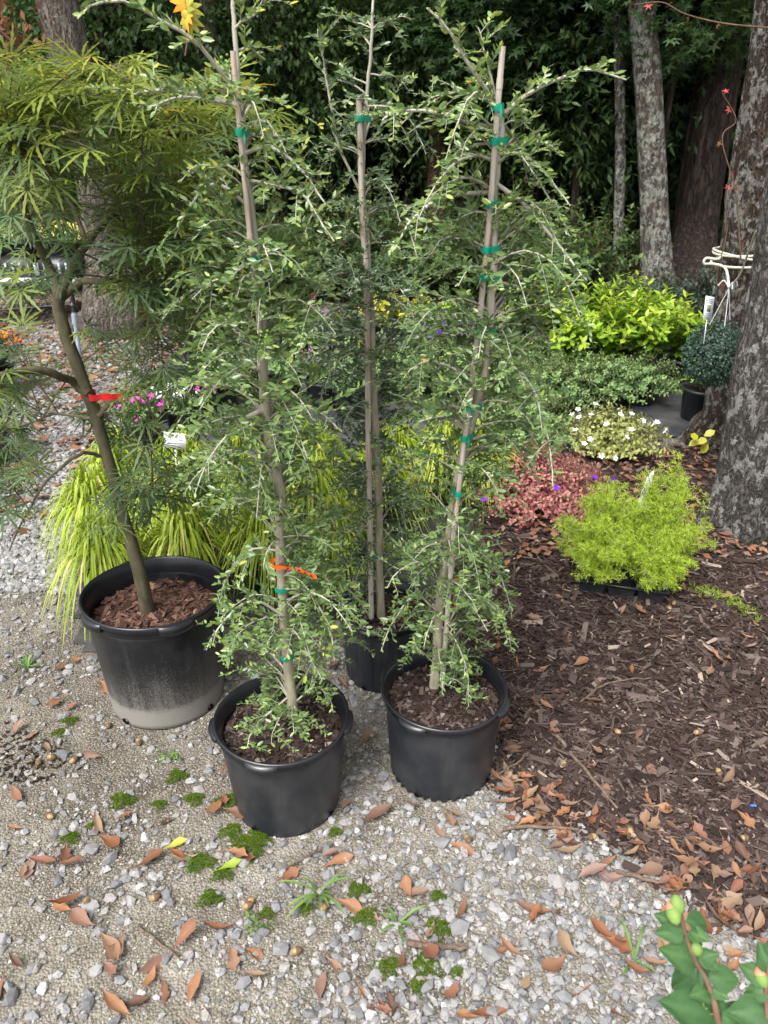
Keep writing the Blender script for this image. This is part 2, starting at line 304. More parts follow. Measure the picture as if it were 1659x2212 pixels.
M['grass_lime'] = leaf_mat('golden_grass', [(0, (.18, .29, .02)), (.5, (.45, .58, .05)), (.85, (.62, .7, .13)), (1, (.68, .6, .25))], .45, .4, .4)
M['lime'] = leaf_mat('lime_leaf', [(0, (.1, .22, .02)), (.5, (.27, .47, .03)), (1, (.52, .66, .07))], .4, .5, .35)
M['yellow'] = leaf_mat('yellow_leaf', [(0, (.16, .24, .02)), (.5, (.5, .5, .03)), (1, (.7, .66, .15))], .45, .4, .35)
M['green'] = leaf_mat('green_leaf', [(0, (.06, .13, .045)), (.5, (.17, .3, .1)), (1, (.36, .53, .18))], .45, .4, .3)
M['greygreen'] = leaf_mat('greygreen_leaf', [(0, (.06, .1, .06)), (.5, (.14, .2, .12)), (1, (.27, .35, .21))], .6, .3, .3)
M['dark'] = leaf_mat('dark_leaf', [(0, (.015, .03, .02)), (.5, (.035, .065, .045)), (1, (.075, .12, .085))], .45, .4, .2)
M['ball'] = leaf_mat('creeping_wire_leaf', [(0, (.025, .06, .04)), (.5, (.07, .13, .09)), (1, (.17, .25, .16))], .5, .35, .2)
M['cream'] = leaf_mat('creamy_leaf', [(0, (.2, .17, .06)), (.4, (.36, .4, .11)), (1, (.62, .64, .24))], .55, .3, .35)
M['pink'] = leaf_mat('pink_leaf', [(0, (.3, .075, .085)), (.3, (.58, .17, .19)), (.55, (.68, .3, .28)), (.78, (.66, .38, .28)), (.92, (.4, .4, .14)), (1, (.45, .5, .16))], .55, .3, .35)
M['fern'] = leaf_mat('foxtail_needle', [(0, (.3, .46, .04)), (.5, (.52, .7, .07)), (.88, (.7, .8, .14)), (1, (.66, .6, .4))], .5, .3, .4)
M['hibiscus'] = leaf_mat('hibiscus_leaf', [(0, (.035, .095, .035)), (.5, (.075, .17, .055)), (1, (.17, .29, .1))], .55, .35, .25)
M['stem'] = plain('green_stem', (.12, .12, .05), .7, .3); M['brown_stem'] = plain('brown_stem', (.14, .085, .055), .8, .3, .4)
for k, c in dict(white=(.8, .8, .78), purple=(.13, .02, .42), magenta=(.6, .06, .35), orange=(.75, .3, .03), butter=(.85, .75, .25), lilac=(.5, .2, .5), bud=(.16, .25, .06), coral=(.8, .25, .16), red=(.33, .06, .06)).items(): M[k] = plain(k + '_petal', c, .6, .3, .12, 60)
M['card'] = plain('white_card', (.78, .8, .82), .4, .4, .06, 8); M['rope'] = plain('white_rope', (.62, .6, .5), .7, .3, .2, 90, .4); M['wire'] = plain('white_hanger', (.62, .66, .66), .4, .5); M['pvc'] = plain('grey_pvc', (.28, .32, .37), .4, .4, .2, 20); M['black'] = plain('black_plastic_plain', (.015, .016, .018), .4, .5, .3, 30); M['table'] = plain('table_white', (.6, .62, .64), .5, .4); M['blue'] = plain('blue_plastic', (.03, .12, .4), .4, .5)
M['photo'] = plain('card_photo', (.2, .24, .14), .5, .3, .5, 90); M['pipe_black'] = plain('irrigation_tube', (.02, .02, .02), .5, .4)

# ------------------------------------------------------------------ ground
MUL = [tuple(gp(*p)[:2]) for p in [(1075, 1690), (1180, 1765), (1300, 1810), (1450, 1890), (1560, 1960), (1700, 2020), (2050, 2120), (2300, 1700), (2100, 1000), (1650, 925), (1500, 960), (1380, 985), (1200, 985), (1090, 1010), (1020, 1090), (965, 1200), (940, 1300), (950, 1400), (1060, 1560)]]
CLO = [tuple(gp(*p)[:2]) for p in [(150, 1425), (480, 1368), (760, 1330), (900, 1310), (1000, 1180), (1120, 1030), (1250, 970), (1480, 950), (1560, 900), (1560, 760), (1480, 700), (600, 700), (360, 770), (285, 900), (225, 1050), (165, 1250)]]
POTS = {'L': (-.704, 1.945, .215, .177, .40), 'A': (-.267, 1.52, .176, .142, .30), 'C': (.165, 1.635, .173, .146, .295), 'B': (.0, 2.07, .152, .128, .275)}
def H(x, y):
    x = np.asarray(x, float); y = np.asarray(y, float); f = np.clip(1.4 - y / 5, 0.15, 1)
    return .007 * f * noise(np.stack([x, y], -1), 3.2, 1) + .003 * f * noise(np.stack([x, y], -1), 14, 2)
def mound(x, y):
    d = edgedist(x, y, MUL); s = np.where(inpoly(x, y, MUL), 1, -1) * d
    s = s + .03 * noise(np.stack([x, y], -1), 9, 3)
    return np.where(s > 0, .05 * (1 - np.exp(-s / .25)) + .004 * noise(np.stack([x, y], -1), 22, 4), s * .25) , s
def HM(x, y):
    m, s = mound(x, y); return H(x, y) + np.maximum(m, 0)
def inpot(x, y, pad=0.0):
    r = np.zeros(np.shape(x), bool)
    for (a, b, rt, rb, h) in POTS.values(): r |= np.hypot(x - a, y - b) < rb + pad
    return r
def axis(lo, hi, dense_lo, dense_hi, step, grow=1.35):
    a = list(np.arange(dense_lo, dense_hi, step)); s = step
    while a[-1] < hi: s *= grow; a.append(a[-1] + s)
    s = step
    while a[0] > lo: s *= grow; a.insert(0, a[0] - s)
    return np.array(a)
gx = axis(-90, 90, -2.2, 2.2, .03); gy = axis(-30, 150, .3, 3.6, .03)
X, Y = np.meshgrid(gx, gy); g = Geo(); nx = len(gx); i = np.arange(len(gy) - 1)[:, None] * nx + np.arange(nx - 1)[None]
g.add(np.stack([X, Y, H(X, Y)], -1), np.stack([i, i + 1, i + nx + 1, i + nx], -1).reshape(-1, 4)); o = g.build('ground', M['dirt'], kind='structure')
def sheet(name, mat, poly, zf, step, pad=.08):
    P = np.array(poly); xs = np.arange(P[:, 0].min() - pad, P[:, 0].max() + pad, step); ys = np.arange(P[:, 1].min() - pad, P[:, 1].max() + pad, step)
    X, Y = np.meshgrid(xs, ys); n = len(xs); Z = zf(X, Y); i = np.arange(len(ys) - 1)[:, None] * n + np.arange(n - 1)[None]
    ok = (inpoly(X, Y, poly) | (edgedist(X, Y, poly) < pad)).ravel(); f = np.stack([i, i + 1, i + n + 1, i + n], -1).reshape(-1, 4); f = f[ok[f].all(1)]
    v = np.stack([X, Y, Z], -1).reshape(-1, 3); u = np.unique(f); mp = np.zeros(len(v), int); mp[u] = np.arange(len(u))
    g = Geo(); g.add(v[u], mp[f]); return g.build(name, mat, kind='structure')
sheet('mulch_bed', M['mulch'], MUL, lambda x, y: H(x, y) + mound(x, y)[0], .03)
sheet('ground_cloth', M['cloth'], CLO, lambda x, y: H(x, y) + .006 + .006 * np.maximum(0, noise(np.stack([x, y], -1), 4, 5)), .05, .01)

# ------------------------------------------------------------------ loose ground cover
def stone_templates(n, V, F, jag):
    out = []
    for k in range(n):
        v = V * (1 + rng.uniform(-jag, jag, (len(V), 1))); v = v * np.array([1, rng.uniform(.55, .95), rng.uniform(.4, .75)])
        for _ in range(6):                      # knock flat faces into it
            d = nrm(rng.normal(0, 1, 3)); h = v @ d; lim = rng.uniform(.55, .75) * np.abs(h).max(); v = v - np.maximum(h - lim, 0)[:, None] * d
        out.append(v)
    return out
ST = stone_templates(10, ICO_V, ICO_F, .22); GR = stone_templates(5, OCT_V, OCT_F, .25)
def sample_px(n, x0, x1, y0, y1):
    """ground spots spread evenly over a stretch of the photograph"""
    xs = rng.uniform(x0, x1, n); ys = rng.uniform(y0, y1, n); p = np.array([gp(a, b) for a, b in zip(xs, ys)]); return p[:, 0], p[:, 1], xs, ys
def gravel_ok(x, y, pad=0):
    return ~inpoly(x, y, MUL) & ~inpoly(x, y, CLO) & ~inpot(x, y, pad)
def put_stones(g, x, y, size, T, F, sink=.25, z=None):
    k = rng.integers(0, len(T), len(x)); zz = (H(x, y) if z is None else z)
    for q in range(len(T)):
        s = k == q
        if not s.any(): continue
        a = rng.uniform(0, 6.28, s.sum()); Xd = np.stack([np.cos(a), np.sin(a), rng.normal(0, .2, s.sum())], -1)
        Zd = np.stack([rng.normal(0, .25, s.sum()), rng.normal(0, .25, s.sum()), np.ones(s.sum())], -1)
        scatter(g, T[q], F, np.stack([x[s], y[s], zz[s] + size[s] * sink], -1), Xd, Zd, size[s], rng.uniform(0, 1, s.sum()))
def dens(xs, ys):                               # the yard is stonier to the right, earthier to the left
    return np.clip(.2 + .85 * np.clip((xs - 430) / 600, 0, 1) + .5 * (ys < 1500) + .25 * noise(np.stack([xs, ys], -1), .012, 2), .12, 1)
g = Geo()                                       # grit
x, y, xs, ys = sample_px(44000, -60, 1720, 1280, 2260); k = gravel_ok(x, y, -.01) & (rng.uniform(0, 1, len(x)) < np.clip(.5 + .5 * noise(np.stack([xs, ys], -1), .016, 3), .08, 1)); x, y = x[k], y[k]
put_stones(g, x, y, rng.uniform(.0014, .0048, len(x)) * rng.choice([1, 1, 1.6], len(x)), GR, OCT_F)
o = g.build('grit', M['grit'], smooth=False, kind='stuff'); tag(o, 'fine pale grit strewn between the gravel stones', 'grit'); o['kind'] = 'stuff'
g = Geo()                                       # gravel
x, y, xs, ys = sample_px(15000, -60, 1720, 1250, 2280); k = gravel_ok(x, y, .0) & (rng.uniform(0, 1, len(x)) < dens(xs, ys)); x, y = x[k], y[k]
put_stones(g, x, y, np.clip(rng.lognormal(-4.75, .45, len(x)), .004, .019), ST, ICO_F)
x, y, xs, ys = sample_px(16000, -80, 420, 640, 1280); k = gravel_ok(x, y); x, y = x[k], y[k]
put_stones(g, x, y, np.clip(rng.lognormal(-4.3, .35, len(x)), .006, .025), ST, ICO_F)
P = np.array(MUL); x = rng.uniform(.2, 2, 900); y = rng.uniform(1, 3.5, 900); d = edgedist(x, y, MUL); k = inpoly(x, y, MUL) & (rng.uniform(0, 1, 900) < np.exp(-d / .07)) & ~inpot(x, y); x, y = x[k], y[k]
put_stones(g, x, y, np.clip(rng.lognormal(-4.8, .4, len(x)), .005, .016), ST, ICO_F, .3, HM(x, y))
o = g.build('gravel', M['stone'], smooth=False, kind='stuff'); tag(o, 'crushed grey granite gravel covering the nursery path', 'gravel'); o['kind'] = 'stuff'
# the biggest stones lie about one by one
SME = []
for q in range(8):
    g = Geo(); v = ST[q]
    F = ICO_F; g.add(v, F, rng.uniform(0, 1)); SME.append(g.mesh('stone', M['stone'], False))
placed = []
x, y, xs, ys = sample_px(2600, 0, 1659, 1380, 2212); k = gravel_ok(x, y, .02) & (rng.uniform(0, 1, len(x)) < dens(xs, ys)); x, y = x[k], y[k]
for a, b in zip(x, y):
    if len(placed) >= 280: break
    s = float(np.clip(rng.lognormal(-4.0, .3), .012, .034))
    if any((a - c) ** 2 + (b - d) ** 2 < (s + e) ** 2 for c, d, e in placed): continue
    placed.append((a, b, s)); o = bpy.data.objects.new('stone', SME[rng.integers(8)]); COL.objects.link(o)
    o.location = (a, b, float(H(a, b)) + s * .22); o.scale = (s,) * 3; o.rotation_euler = (rng.normal(0, .2), rng.normal(0, .2), rng.uniform(0, 6.28))
    tag(o, 'larger angular granite stone lying loose in the gravel', 'stone', 'larger stones in the gravel')
# wood chips of the mulch bed
CHIP_V = np.array([[-1, -.8, -.5], [-.95, .9, -.4], [1, .6, -.5], [.9, -.7, -.4], [-.85, -.7, .5], [-1, .7, .6], [.85, .8, .4], [1, -.5, .55]]); CHIP_F = np.array([[0, 1, 2, 3], [4, 7, 6, 5], [0, 4, 5, 1], [1, 5, 6, 2], [2, 6, 7, 3], [3, 7, 4, 0]])
def put_chips(g, x, y, z, L, W=.2, T=.09, tilt=.22):
    n = len(x); a = rng.uniform(0, 6.28, n); Xd = np.stack([np.cos(a), np.sin(a), rng.normal(0, tilt, n)], -1); Zd = np.stack([rng.normal(0, tilt * 1.6, n), rng.normal(0, tilt * 1.6, n), np.ones(n)], -1)
    sc = np.stack([L, L * rng.uniform(W * .6, W * 1.7, n), L * rng.uniform(T * .6, T * 1.5, n)], -1)
    scatter(g, CHIP_V, CHIP_F, np.stack([x, y, z], -1), Xd, Zd, sc, np.clip(rng.beta(2, 2.2, n) + (rng.uniform(0, 1, n) > .965) * .5, 0, 1))
g = Geo()
x, y, xs, ys = sample_px(40000, 930, 1740, 930, 2080); s = mound(x, y)[1]; k = (s > -.01 - .05 * rng.uniform(0, 1, len(x)) ** 4) & ~inpot(x, y, .005) & ~(inpoly(x, y, CLO) & (s < 0)); x, y = x[k], y[k]
put_chips(g, x, y, HM(x, y) + rng.uniform(.001, .012, len(x)), np.clip(rng.lognormal(-4.5, .55, len(x)), .004, .05))
o = g.build('wood_chips', M['chip'], smooth=False, kind='stuff'); tag(o, 'dark brown shredded bark mulch covering the bed beside the oaks', 'mulch'); o['kind'] = 'stuff'
g = Geo(); n = 700; x, y, xs, ys = sample_px(n, -40, 190, 1550, 1760); k = ((xs - 20) / 95) ** 2 + ((ys - 1645) / 70) ** 2 + .9 * noise(np.stack([xs, ys], -1), .035, 4) < .9 * rng.uniform(0, 1, n) ** .5; x, y = x[k], y[k]
put_chips(g, x, y, H(x, y) + rng.uniform(.001, .008, len(x)), rng.uniform(.002, .008, len(x)), .6, .4, .4); o = g.build('compost', M['soil'], smooth=False, kind='stuff'); tag(o, 'dark spilled compost on the gravel path', 'compost'); o['kind'] = 'stuff'
# dry oak leaves
def oak_leaf(kind):
    n = 11; t = np.linspace(0, 1, n)
    if kind == 0: wv = .2 * np.sin(np.pi * t ** 2.1) ** .9
    elif kind == 1: wv = .15 * np.sin(np.pi * t ** 1.1) ** .9
    else: wv = .19 * np.sin(np.pi * t ** 1.7) * (1 + .35 * np.sin(t * 19))
    wv[0] = .012; wv[-1] = .02; cu = rng.uniform(.0, .55); tw = rng.uniform(-.5, .5); v = []
    for k in range(n):
        z0 = cu * (t[k] - .5) ** 2 * 1.6; a = tw * (t[k] - .5); up = rng.uniform(.1, .55)
        for s in (-1, -.5, 0, .5, 1): v.append([t[k], s * wv[k] * math.cos(a) + .06 * math.sin(t[k] * 3 + tw), z0 + abs(s) ** 2 * wv[k] * up + s * wv[k] * math.sin(a)])
    f = [[k * 5 + j, k * 5 + j + 1, k * 5 + j + 6, k * 5 + j + 5] for k in range(n - 1) for j in range(4)]
    v = np.array(v); v[2::5, 2] -= .018; v[:, 1] *= rng.uniform(.75, 1.25); v = np.vstack([v, v[2] + [[-.14, -.008, .01], [-.14, .008, .01], [.06, .01, -.004], [.06, -.01, -.004]]]); f.append([len(v) - 4, len(v) - 1, len(v) - 2, len(v) - 3])
    v[:, 2] -= v[:, 2].min(); return v, np.array(f)
OL = [oak_leaf(k % 3) for k in range(18)]; OLM = []
for v, f in OL:
    g = Geo(); g.add(v, f, rng.uniform(0, .2)); OLM.append(g.mesh('fallen_leaf', M['dry']))
def fallen(x, y, z, L, label, group):
    o = bpy.data.objects.new('fallen_leaf', OLM[rng.integers(18)]); COL.objects.link(o); o.location = (x, y, z); o.scale = (L, L, L)
    o.rotation_euler = (rng.normal(0, .25), rng.normal(0, .2), rng.uniform(0, 6.28)); tag(o, label, 'leaf', group)
cnt = 0
x, y, xs, ys = sample_px(2200, 0, 1659, 1380, 2212); k = gravel_ok(x, y, .02); x, y, xs, ys = x[k], y[k], xs[k], ys[k]
d = edgedist(x, y, MUL); keep = rng.uniform(0, 1, len(x)) < (.085 + 1.3 * np.exp(-d / .06)); x, y = x[keep], y[keep]
for a, b in list(zip(x, y))[:190]: fallen(a, b, float(H(a, b)) + rng.uniform(.008, .016), rng.uniform(.045, .09), 'dry brown oak leaf fallen on the gravel', 'dry leaves on the gravel')
x, y, xs, ys = sample_px(1400, 1050, 1659, 1150, 2000); k = (mound(x, y)[1] > 0) & ~inpot(x, y, .02); x, y = x[k], y[k]
d = edgedist(x, y, MUL); keep = rng.uniform(0, 1, len(x)) < (.05 + 1.1 * np.exp(-d / .07) * (y < 1.9)); x, y = x[keep], y[keep]
for a, b in list(zip(x, y))[:170]: fallen(a, b, float(HM(a, b)) + rng.uniform(.01, .02), rng.uniform(.04, .075), 'dry brown oak leaf fallen on the dark mulch', 'dry leaves on the mulch')
g = Geo(); v, f = OL[1]; f4 = f                  # far drift of leaves along the path and under the trees
x, y, xs, ys = sample_px(4200, -60, 480, 655, 1150); k = ~inpoly(x, y, CLO) & (rng.uniform(0, 1, len(x)) < np.clip(.75 - (ys - 690) / 500 + .3 * noise(np.stack([xs, ys], -1), .02, 1), .05, 1)); x, y = x[k], y[k]
n = len(x); a = rng.uniform(0, 6.28, n); vv = v[::1]
scatter(g, LEAF_2[0], LEAF_2[1], np.stack([x, y, H(x, y) + rng.uniform(.012, .03, n)], -1), np.stack([np.cos(a), np.sin(a), rng.normal(0, .2, n)], -1), np.stack([rng.normal(0, .3, n), rng.normal(0, .3, n), np.ones(n)], -1), rng.uniform(.05, .1, n), rng.uniform(0, 1, n))
x = rng.uniform(-9, 9, 9000); y = rng.uniform(6.6, 14, 9000); n = 9000; a = rng.uniform(0, 6.28, n)
scatter(g, LEAF_2[0], LEAF_2[1], np.stack([x, y, H(x, y) + rng.uniform(.01, .04, n)], -1), np.stack([np.cos(a), np.sin(a), rng.normal(0, .3, n)], -1), np.stack([rng.normal(0, .4, n), rng.normal(0, .4, n), np.ones(n)], -1), rng.uniform(.06, .13, n), rng.uniform(0, 1, n))
x, y, xs, ys = sample_px(1000, 1080, 1700, 940, 1230); k = (mound(x, y)[1] > .0); x, y = x[k], y[k]; n = len(x); a = rng.uniform(0, 6.28, n)
scatter(g, LEAF_2[0], LEAF_2[1], np.stack([x, y, HM(x, y) + rng.uniform(.012, .03, n)], -1), np.stack([np.cos(a), np.sin(a), rng.normal(0, .2, n)], -1), np.stack([rng.normal(0, .3, n), rng.normal(0, .3, n), np.ones(n)], -1), rng.uniform(.03, .06, n), rng.uniform(0, 1, n))
o = g.build('leaf_litter', M['dry'], kind='stuff'); tag(o, 'reddish drift of fallen leaves along the path and under the trees', 'leaf litter'); o['kind'] = 'stuff'
for (px, py, c, lab) in [(345, 1850, 'butter', 'curled yellow leaf lying on bare grit'), (462, 1895, 'lime', 'fresh light green leaf lying beside the moss')]:
    p = gp(px, py); v, f = oak_leaf(0); g = Geo(); g.add(v * .075, f, .75); o = g.build('fallen_leaf', M['yellow'] if c == 'butter' else M['lime'], loc=(p[0], p[1], float(H(p[0], p[1])) + .012)); o.rotation_euler = (0, .1, .6); tag(o, lab, 'leaf')
# acorns
ga = Geo(); lathe(ga, [(.0005, -.009), (.005, -.006), (.0068, 0), (.006, .006), (.0025, .0095), (.0003, .011)], 12); am = ga.mesh('nut', M['acorn'])
gc = Geo(); lathe(gc, [(.0072, -.001), (.0076, -.004), (.006, -.0085), (.0015, -.0105), (.0008, -.013), (.0002, -.0132)], 12); cm = gc.mesh('cap', M['acorn_cap'])
for px, py in [(235, 1570), (85, 1650), (160, 1645), (340, 1560), (300, 1605), (112, 1640), (1000 * .54, 1950), (190, 1955), (335, 1945), (535, 1960), (540, 1700), (1010, 1818), (1215, 1665), (1330, 1600), (1500, 1610), (1545, 1695), (1570, 1700), (1600, 1830), (1440, 1340), (1360, 1800), (1450, 1330), (700, 1965), (640, 2060), (1280, 1810), (110, 1770)]:
    p = gp(px, py); z = float(HM(p[0], p[1]))
    if inpot(p[0], p[1], .02): continue
    o = thing('acorn', 'small tan acorn lying on the ground', 'acorn', (p[0], p[1], z + .009), 'scattered acorns', rng.uniform(0, 6)); o.rotation_euler[1] = rng.uniform(1.2, 1.9); o.scale = (1.25,) * 3
    for nm, me in (('nut', am), ('cap', cm)):
        c = bpy.data.objects.new(nm, me); COL.objects.link(c); c.parent = o
# sticks
for pts, r, lab in [([(880, 2050), (960, 2056), (1010, 2060)], .008, 'short thick dead stick lying in the gravel'), ([(1085, 1800), (1180, 1795), (1250, 1800)], .006, 'pale broken stick on the drift of leaves'), ([(1195, 1600), (1260, 1680), (1330, 1760)], .006, 'long thin twig slanting across the mulch'), ([(1060, 1690), (1110, 1660), (1140, 1640)], .004, 'crooked twig resting beside the pot on mulch'), ([(1330, 1890), (1390, 1905), (1420, 1915)], .007, 'grey lichen covered stick at the mulch edge'), ([(300, 2010), (380, 2070), (400, 2085)], .003, 'thin pine needle twig on bare grit'), ([(620, 1880), (670, 1850), (720, 1830)], .0035, 'thin brown twig lying beside the moss'), ([(1250, 1540), (1310, 1500), (1400, 1490)], .004, 'thin pale root curling on the mulch')]:
    P = []
    for px, py in pts: q = gp(px, py); P.append([q[0], q[1], float(HM(q[0], q[1])) + r * 1.2 + .008])
    g = Geo(); P = resample(P, 14); P += rng.normal(0, .0015, P.shape); tube(g, P, r * np.linspace(1, .6, 14), 7, .5); tag(g.build('stick', M['stick']), lab, 'stick')
# moss cushions and weeds
for px, py, s in [(540, 1830, .05), (500, 1800, .03), (435, 1865, .035), (495, 1735, .035), (420, 1730, .028), (345, 1745, .02), (265, 1735, .035), (385, 1680, .03), (150, 1560, .025), (130, 1585, .022), (560, 1805, .03), (775, 1925, .028), (640, 1805, .016), (725, 1800, .02), (790, 1985, .03), (950, 2010, .033), (945, 1940, .02), (835, 2095, .03), (905, 2135, .022), (990, 2105, .02), (660, 1965, .02), (155, 1815, .024), (455, 1945, .03), (480, 1890, .026), (920, 2090, .035), (205, 1790, .02), (1200, 1745, .012), (575, 1975, .02)]:
    p = gp(px, py)
    if inpot(p[0], p[1], .0): continue
    n = int(2600 * (s / .03) ** 2); a = rng.uniform(0, 6.28, n); rr = np.sqrt(rng.uniform(0, 1, n)) * (1 + .35 * np.sin(a * 3 + px) + .2 * np.sin(a * 7)); xx = s * rr * np.cos(a); yy = s * rr * np.sin(a) * .8; zz = .013 * np.maximum(0, 1 - rr ** 2 * .6) + H(p[0] + xx, p[1] + yy) - .001
    g = Geo(); q = rng.uniform(0, 1, n); d = randdir(n, 1.3); scatter(g, LEAF_2[0], LEAF_2[1], np.stack([xx, yy, zz], -1), d, randdir(n), rng.uniform(.002, .0042, n), q)
    tag(g.build('moss_patch', M['moss'], loc=(p[0], p[1], 0)), 'small green moss cushion growing among the gravel stones', 'moss', 'moss cushions')
def tuft(px, py, n, L, lab, wide=False):
    p = gp(px, py); g = Geo(); z = float(H(p[0], p[1]))
    for k in range(n):
        a = rng.uniform(0, 6.28); l = L * rng.uniform(.5, 1.1); el = rng.uniform(.25, 1.0)
        e = np.array([math.cos(a) * l * math.cos(el), math.sin(a) * l * math.cos(el), l * math.sin(el) * .6]); b = e * .5 + np.array([0, 0, l * .3]); P = bez(np.zeros(3), b, e, 6)
        if wide: scatter(g, LEAF_W[0], LEAF_W[1], P[1:], randdir(5, .4), randdir(5, 1.2), rng.uniform(.008, .013, 5), rng.uniform(0, 1, 5)); tube(g, P, .0008, 4, .4)
        else: ribbon(g, P, .0035, rng.uniform(0, 1))
    tag(g.build('weed', M['weed'], loc=(p[0], p[1], z)), lab, 'weed')
def ribbon(g, P, wdt, t=.5, wp=None):
    P = np.asarray(P); n = len(P); T = nrm(np.gradient(P, axis=0)); S = np.cross(T, [0, 0, 1.0]); bad = np.linalg.norm(S, axis=1) < 1e-3; S[bad] = [1, 0, 0]; S = nrm(S)
    s = np.linspace(0, 1, n); ww = wdt * (np.sin(np.pi * (.12 + .86 * s)) ** .7 if wp is None else wp); N = np.cross(S, T)
    v = np.stack([P - S * ww[:, None], P - N * ww[:, None] * .35, P + S * ww[:, None]], 1).reshape(-1, 3); i = np.arange(n - 1)[:, None] * 3 + np.arange(2)[None]
    g.add(v, np.stack([i, i + 1, i + 4, i + 3], -1).reshape(-1, 4), t)
tuft(690, 1930, 11, .13, 'sprawling green grass weed among brown leaves'); tuft(860, 2000, 8, .085, 'small upright grass weed in the gravel'); tuft(560, 2000, 7, .05, 'feathery little weed seedling in the gravel', True); tuft(365, 1640, 9, .05, 'grey-green rosette weed growing behind the mossy stones', True); tuft(60, 1445, 14, .07, 'dry wispy grass weed by the cloth corner'); tuft(420, 1865, 6, .035, 'tiny pale weed beside the light green leaf', True); tuft(1370, 2075, 7, .1, 'bright grass weed near the serrated leafy shrub')
p = gp(1602, 1770); g = Geo(); v, f = oak_leaf(0); g.add(v * .03, f); tag(g.build('plastic_scrap', M['blue'], loc=(p[0], p[1], float(HM(p[0], p[1])) + .012)), 'scrap of blue plastic on the mulch', 'litter')

# ------------------------------------------------------------------ the four big pots
def big_pot(key, label, mat, lugs, rib=None, base_notch=False, tilt=(0, 0)):
    x, y, rt, rb, h = POTS[key]; t = thing('nursery_pot', label, 'pot', (x, y, float(H(x, y)) - .004)); t.rotation_euler = (tilt[0], tilt[1], 0)
    hr = .028 if key != 'L' else .04; rw = rt - .012
    prof = [(rb * .2, .003), (rb * .96, .002), (rb, .006)] + [(rb + (rw - rb) * k, .006 + (h - hr - .006) * k) for k in np.linspace(.04, 1, 22)]
    prof += [(rw - .004, h - hr)] + [(rb - .004 + (rw - rb) * k, .006 + (h - hr - .006) * k) for k in np.linspace(1, .3, 10)]
    def mod(r, z, a):
        r = r + 0 * a; z = z + 0 * a; r = r * (1 + .006 * np.sin(2 * a + 1.1) * (z / h) + .003 * np.sin(3 * a) * (z / h))
        if rib: u = (z > .03) & (z < h - hr - .03); r = r - .004 * u * (np.cos(a * rib) > .55) + .0015 * u * (np.abs(np.cos(a * rib) - .5) < .25)
        if base_notch: r = r - .006 * (z < .024) * (np.cos(a * 34) > .2)
        return r, z
    g = Geo(); lathe(g, prof, 160, mod); g.build('body', mat, t)
    g = Geo(); e = .004 if key != 'L' else .006
    lathe(g, [(rw - .006, h - hr - .003), (rw + .004, h - hr - .002), (rw + .006, h - hr + .003), (rw + .004, h - hr * .62), (rt - .003, h - hr * .5), (rt, h - hr * .4), (rt - .001, h - .004), (rt - .004, h), (rt - .008, h - .001), (rt - .011, h - .006), (rw - .007, h - hr * .8), (rw - .01, h - hr - .012)], 120, lambda r, z, a: (r * (1 + .007 * np.sin(2 * a + 1.1) + .003 * np.sin(3 * a)), z + .0025 * np.sin(2 * a + .4)))
    g.build('rim', M['pot_rim'], t)
    for la in lugs:                             # moulded carrying lugs under the rim
        g = Geo(); aa = np.linspace(la - .24, la + .24, 15); prof2 = np.sin(np.linspace(0, np.pi, 15)) ** .45; v = []
        for a, pz in zip(aa, prof2):
            for rr, zz in ((rt - .004, h - .004), (rt + .001 + .011 * pz, h - .006), (rt + .0 + .010 * pz, h - hr * .55 - .008 * pz), (rw + .002, h - hr - .010 * pz)): v.append([rr * math.cos(a), rr * math.sin(a), zz])
        f = [[k * 4 + j, k * 4 + 4 + j, k * 4 + 5 + j, k * 4 + j + 1] for k in range(14) for j in range(3)]
        g.add(v, f); g.build('lug', M['pot_rim'], t)
    for k in range(4):                          # drain holes at the foot
        a = -2.1 + k * 1.57; c = np.array([math.cos(a), math.sin(a), 0]); g = Geo(); u = np.array([-math.sin(a), math.cos(a), 0]); aa = np.linspace(0, 6.28, 14, endpoint=False); rr = .013 if key == 'L' else .008
        ring = [c * (rb + .004 + (.02 + rr * math.sin(b)) * (rw - rb) / h) + u * rr * math.cos(b) + np.array([0, 0, .02 + rr * math.sin(b) * .9]) for b in aa]; g.add(np.vstack([ring, [np.mean(ring, 0) - c * .006]]), [[j, (j + 1) % 14, 14] for j in range(14)]); g.build('drain_hole', M['hole'], t)
    zs = h - (.085 if key == 'L' else .055 if key == 'A' else .05); rs = rb + (rw - rb) * zs / h - .003
    g = Geo(); rr = np.linspace(0.001, rs, 14); lathe(g, [(r, zs + .012 * (1 - r / rs)) for r in rr], 48, lambda r, z, a: (r, z + .004 * noise(np.stack([r * np.cos(a), r * np.sin(a)], -1), 40, 2))); s = g.build('soil', M['soil'], t)
    n = 1500 if key == 'L' else 1100; a = rng.uniform(0, 6.28, n); r = rs * np.sqrt(rng.uniform(0, 1, n)) * .96; g = Geo(); L = np.clip(rng.lognormal(-4.5 if key == 'L' else -4.9, .45, n), .003, .024); r = np.minimum(r, rs - L)
    put_chips(g, r * np.cos(a), r * np.sin(a), zs + .012 * (1 - r / rs) + rng.uniform(0, .007, n), L, .38, .14, .3); g.build('bark_chips', M['chip_red'] if key == 'L' else M['chip'], s, False, kind='stuff')
    return t, zs
_m = NT('bark_chip_red'); n1 = _m.noise(_m.coord(), 110, 5, .7)
c = _m.ramp(_m.tint(), [(0, (.03, .015, .011)), (.35, (.085, .04, .028)), (.6, (.15, .075, .052)), (.85, (.23, .13, .095)), (1, (.36, .24, .17))]); M['chip_red'] = _m.done(_m.mix(_m.math('MULTIPLY', n1, .5), c, (.02, .011, .008)), .85, .3, _m.bump(n1, .5, .004))
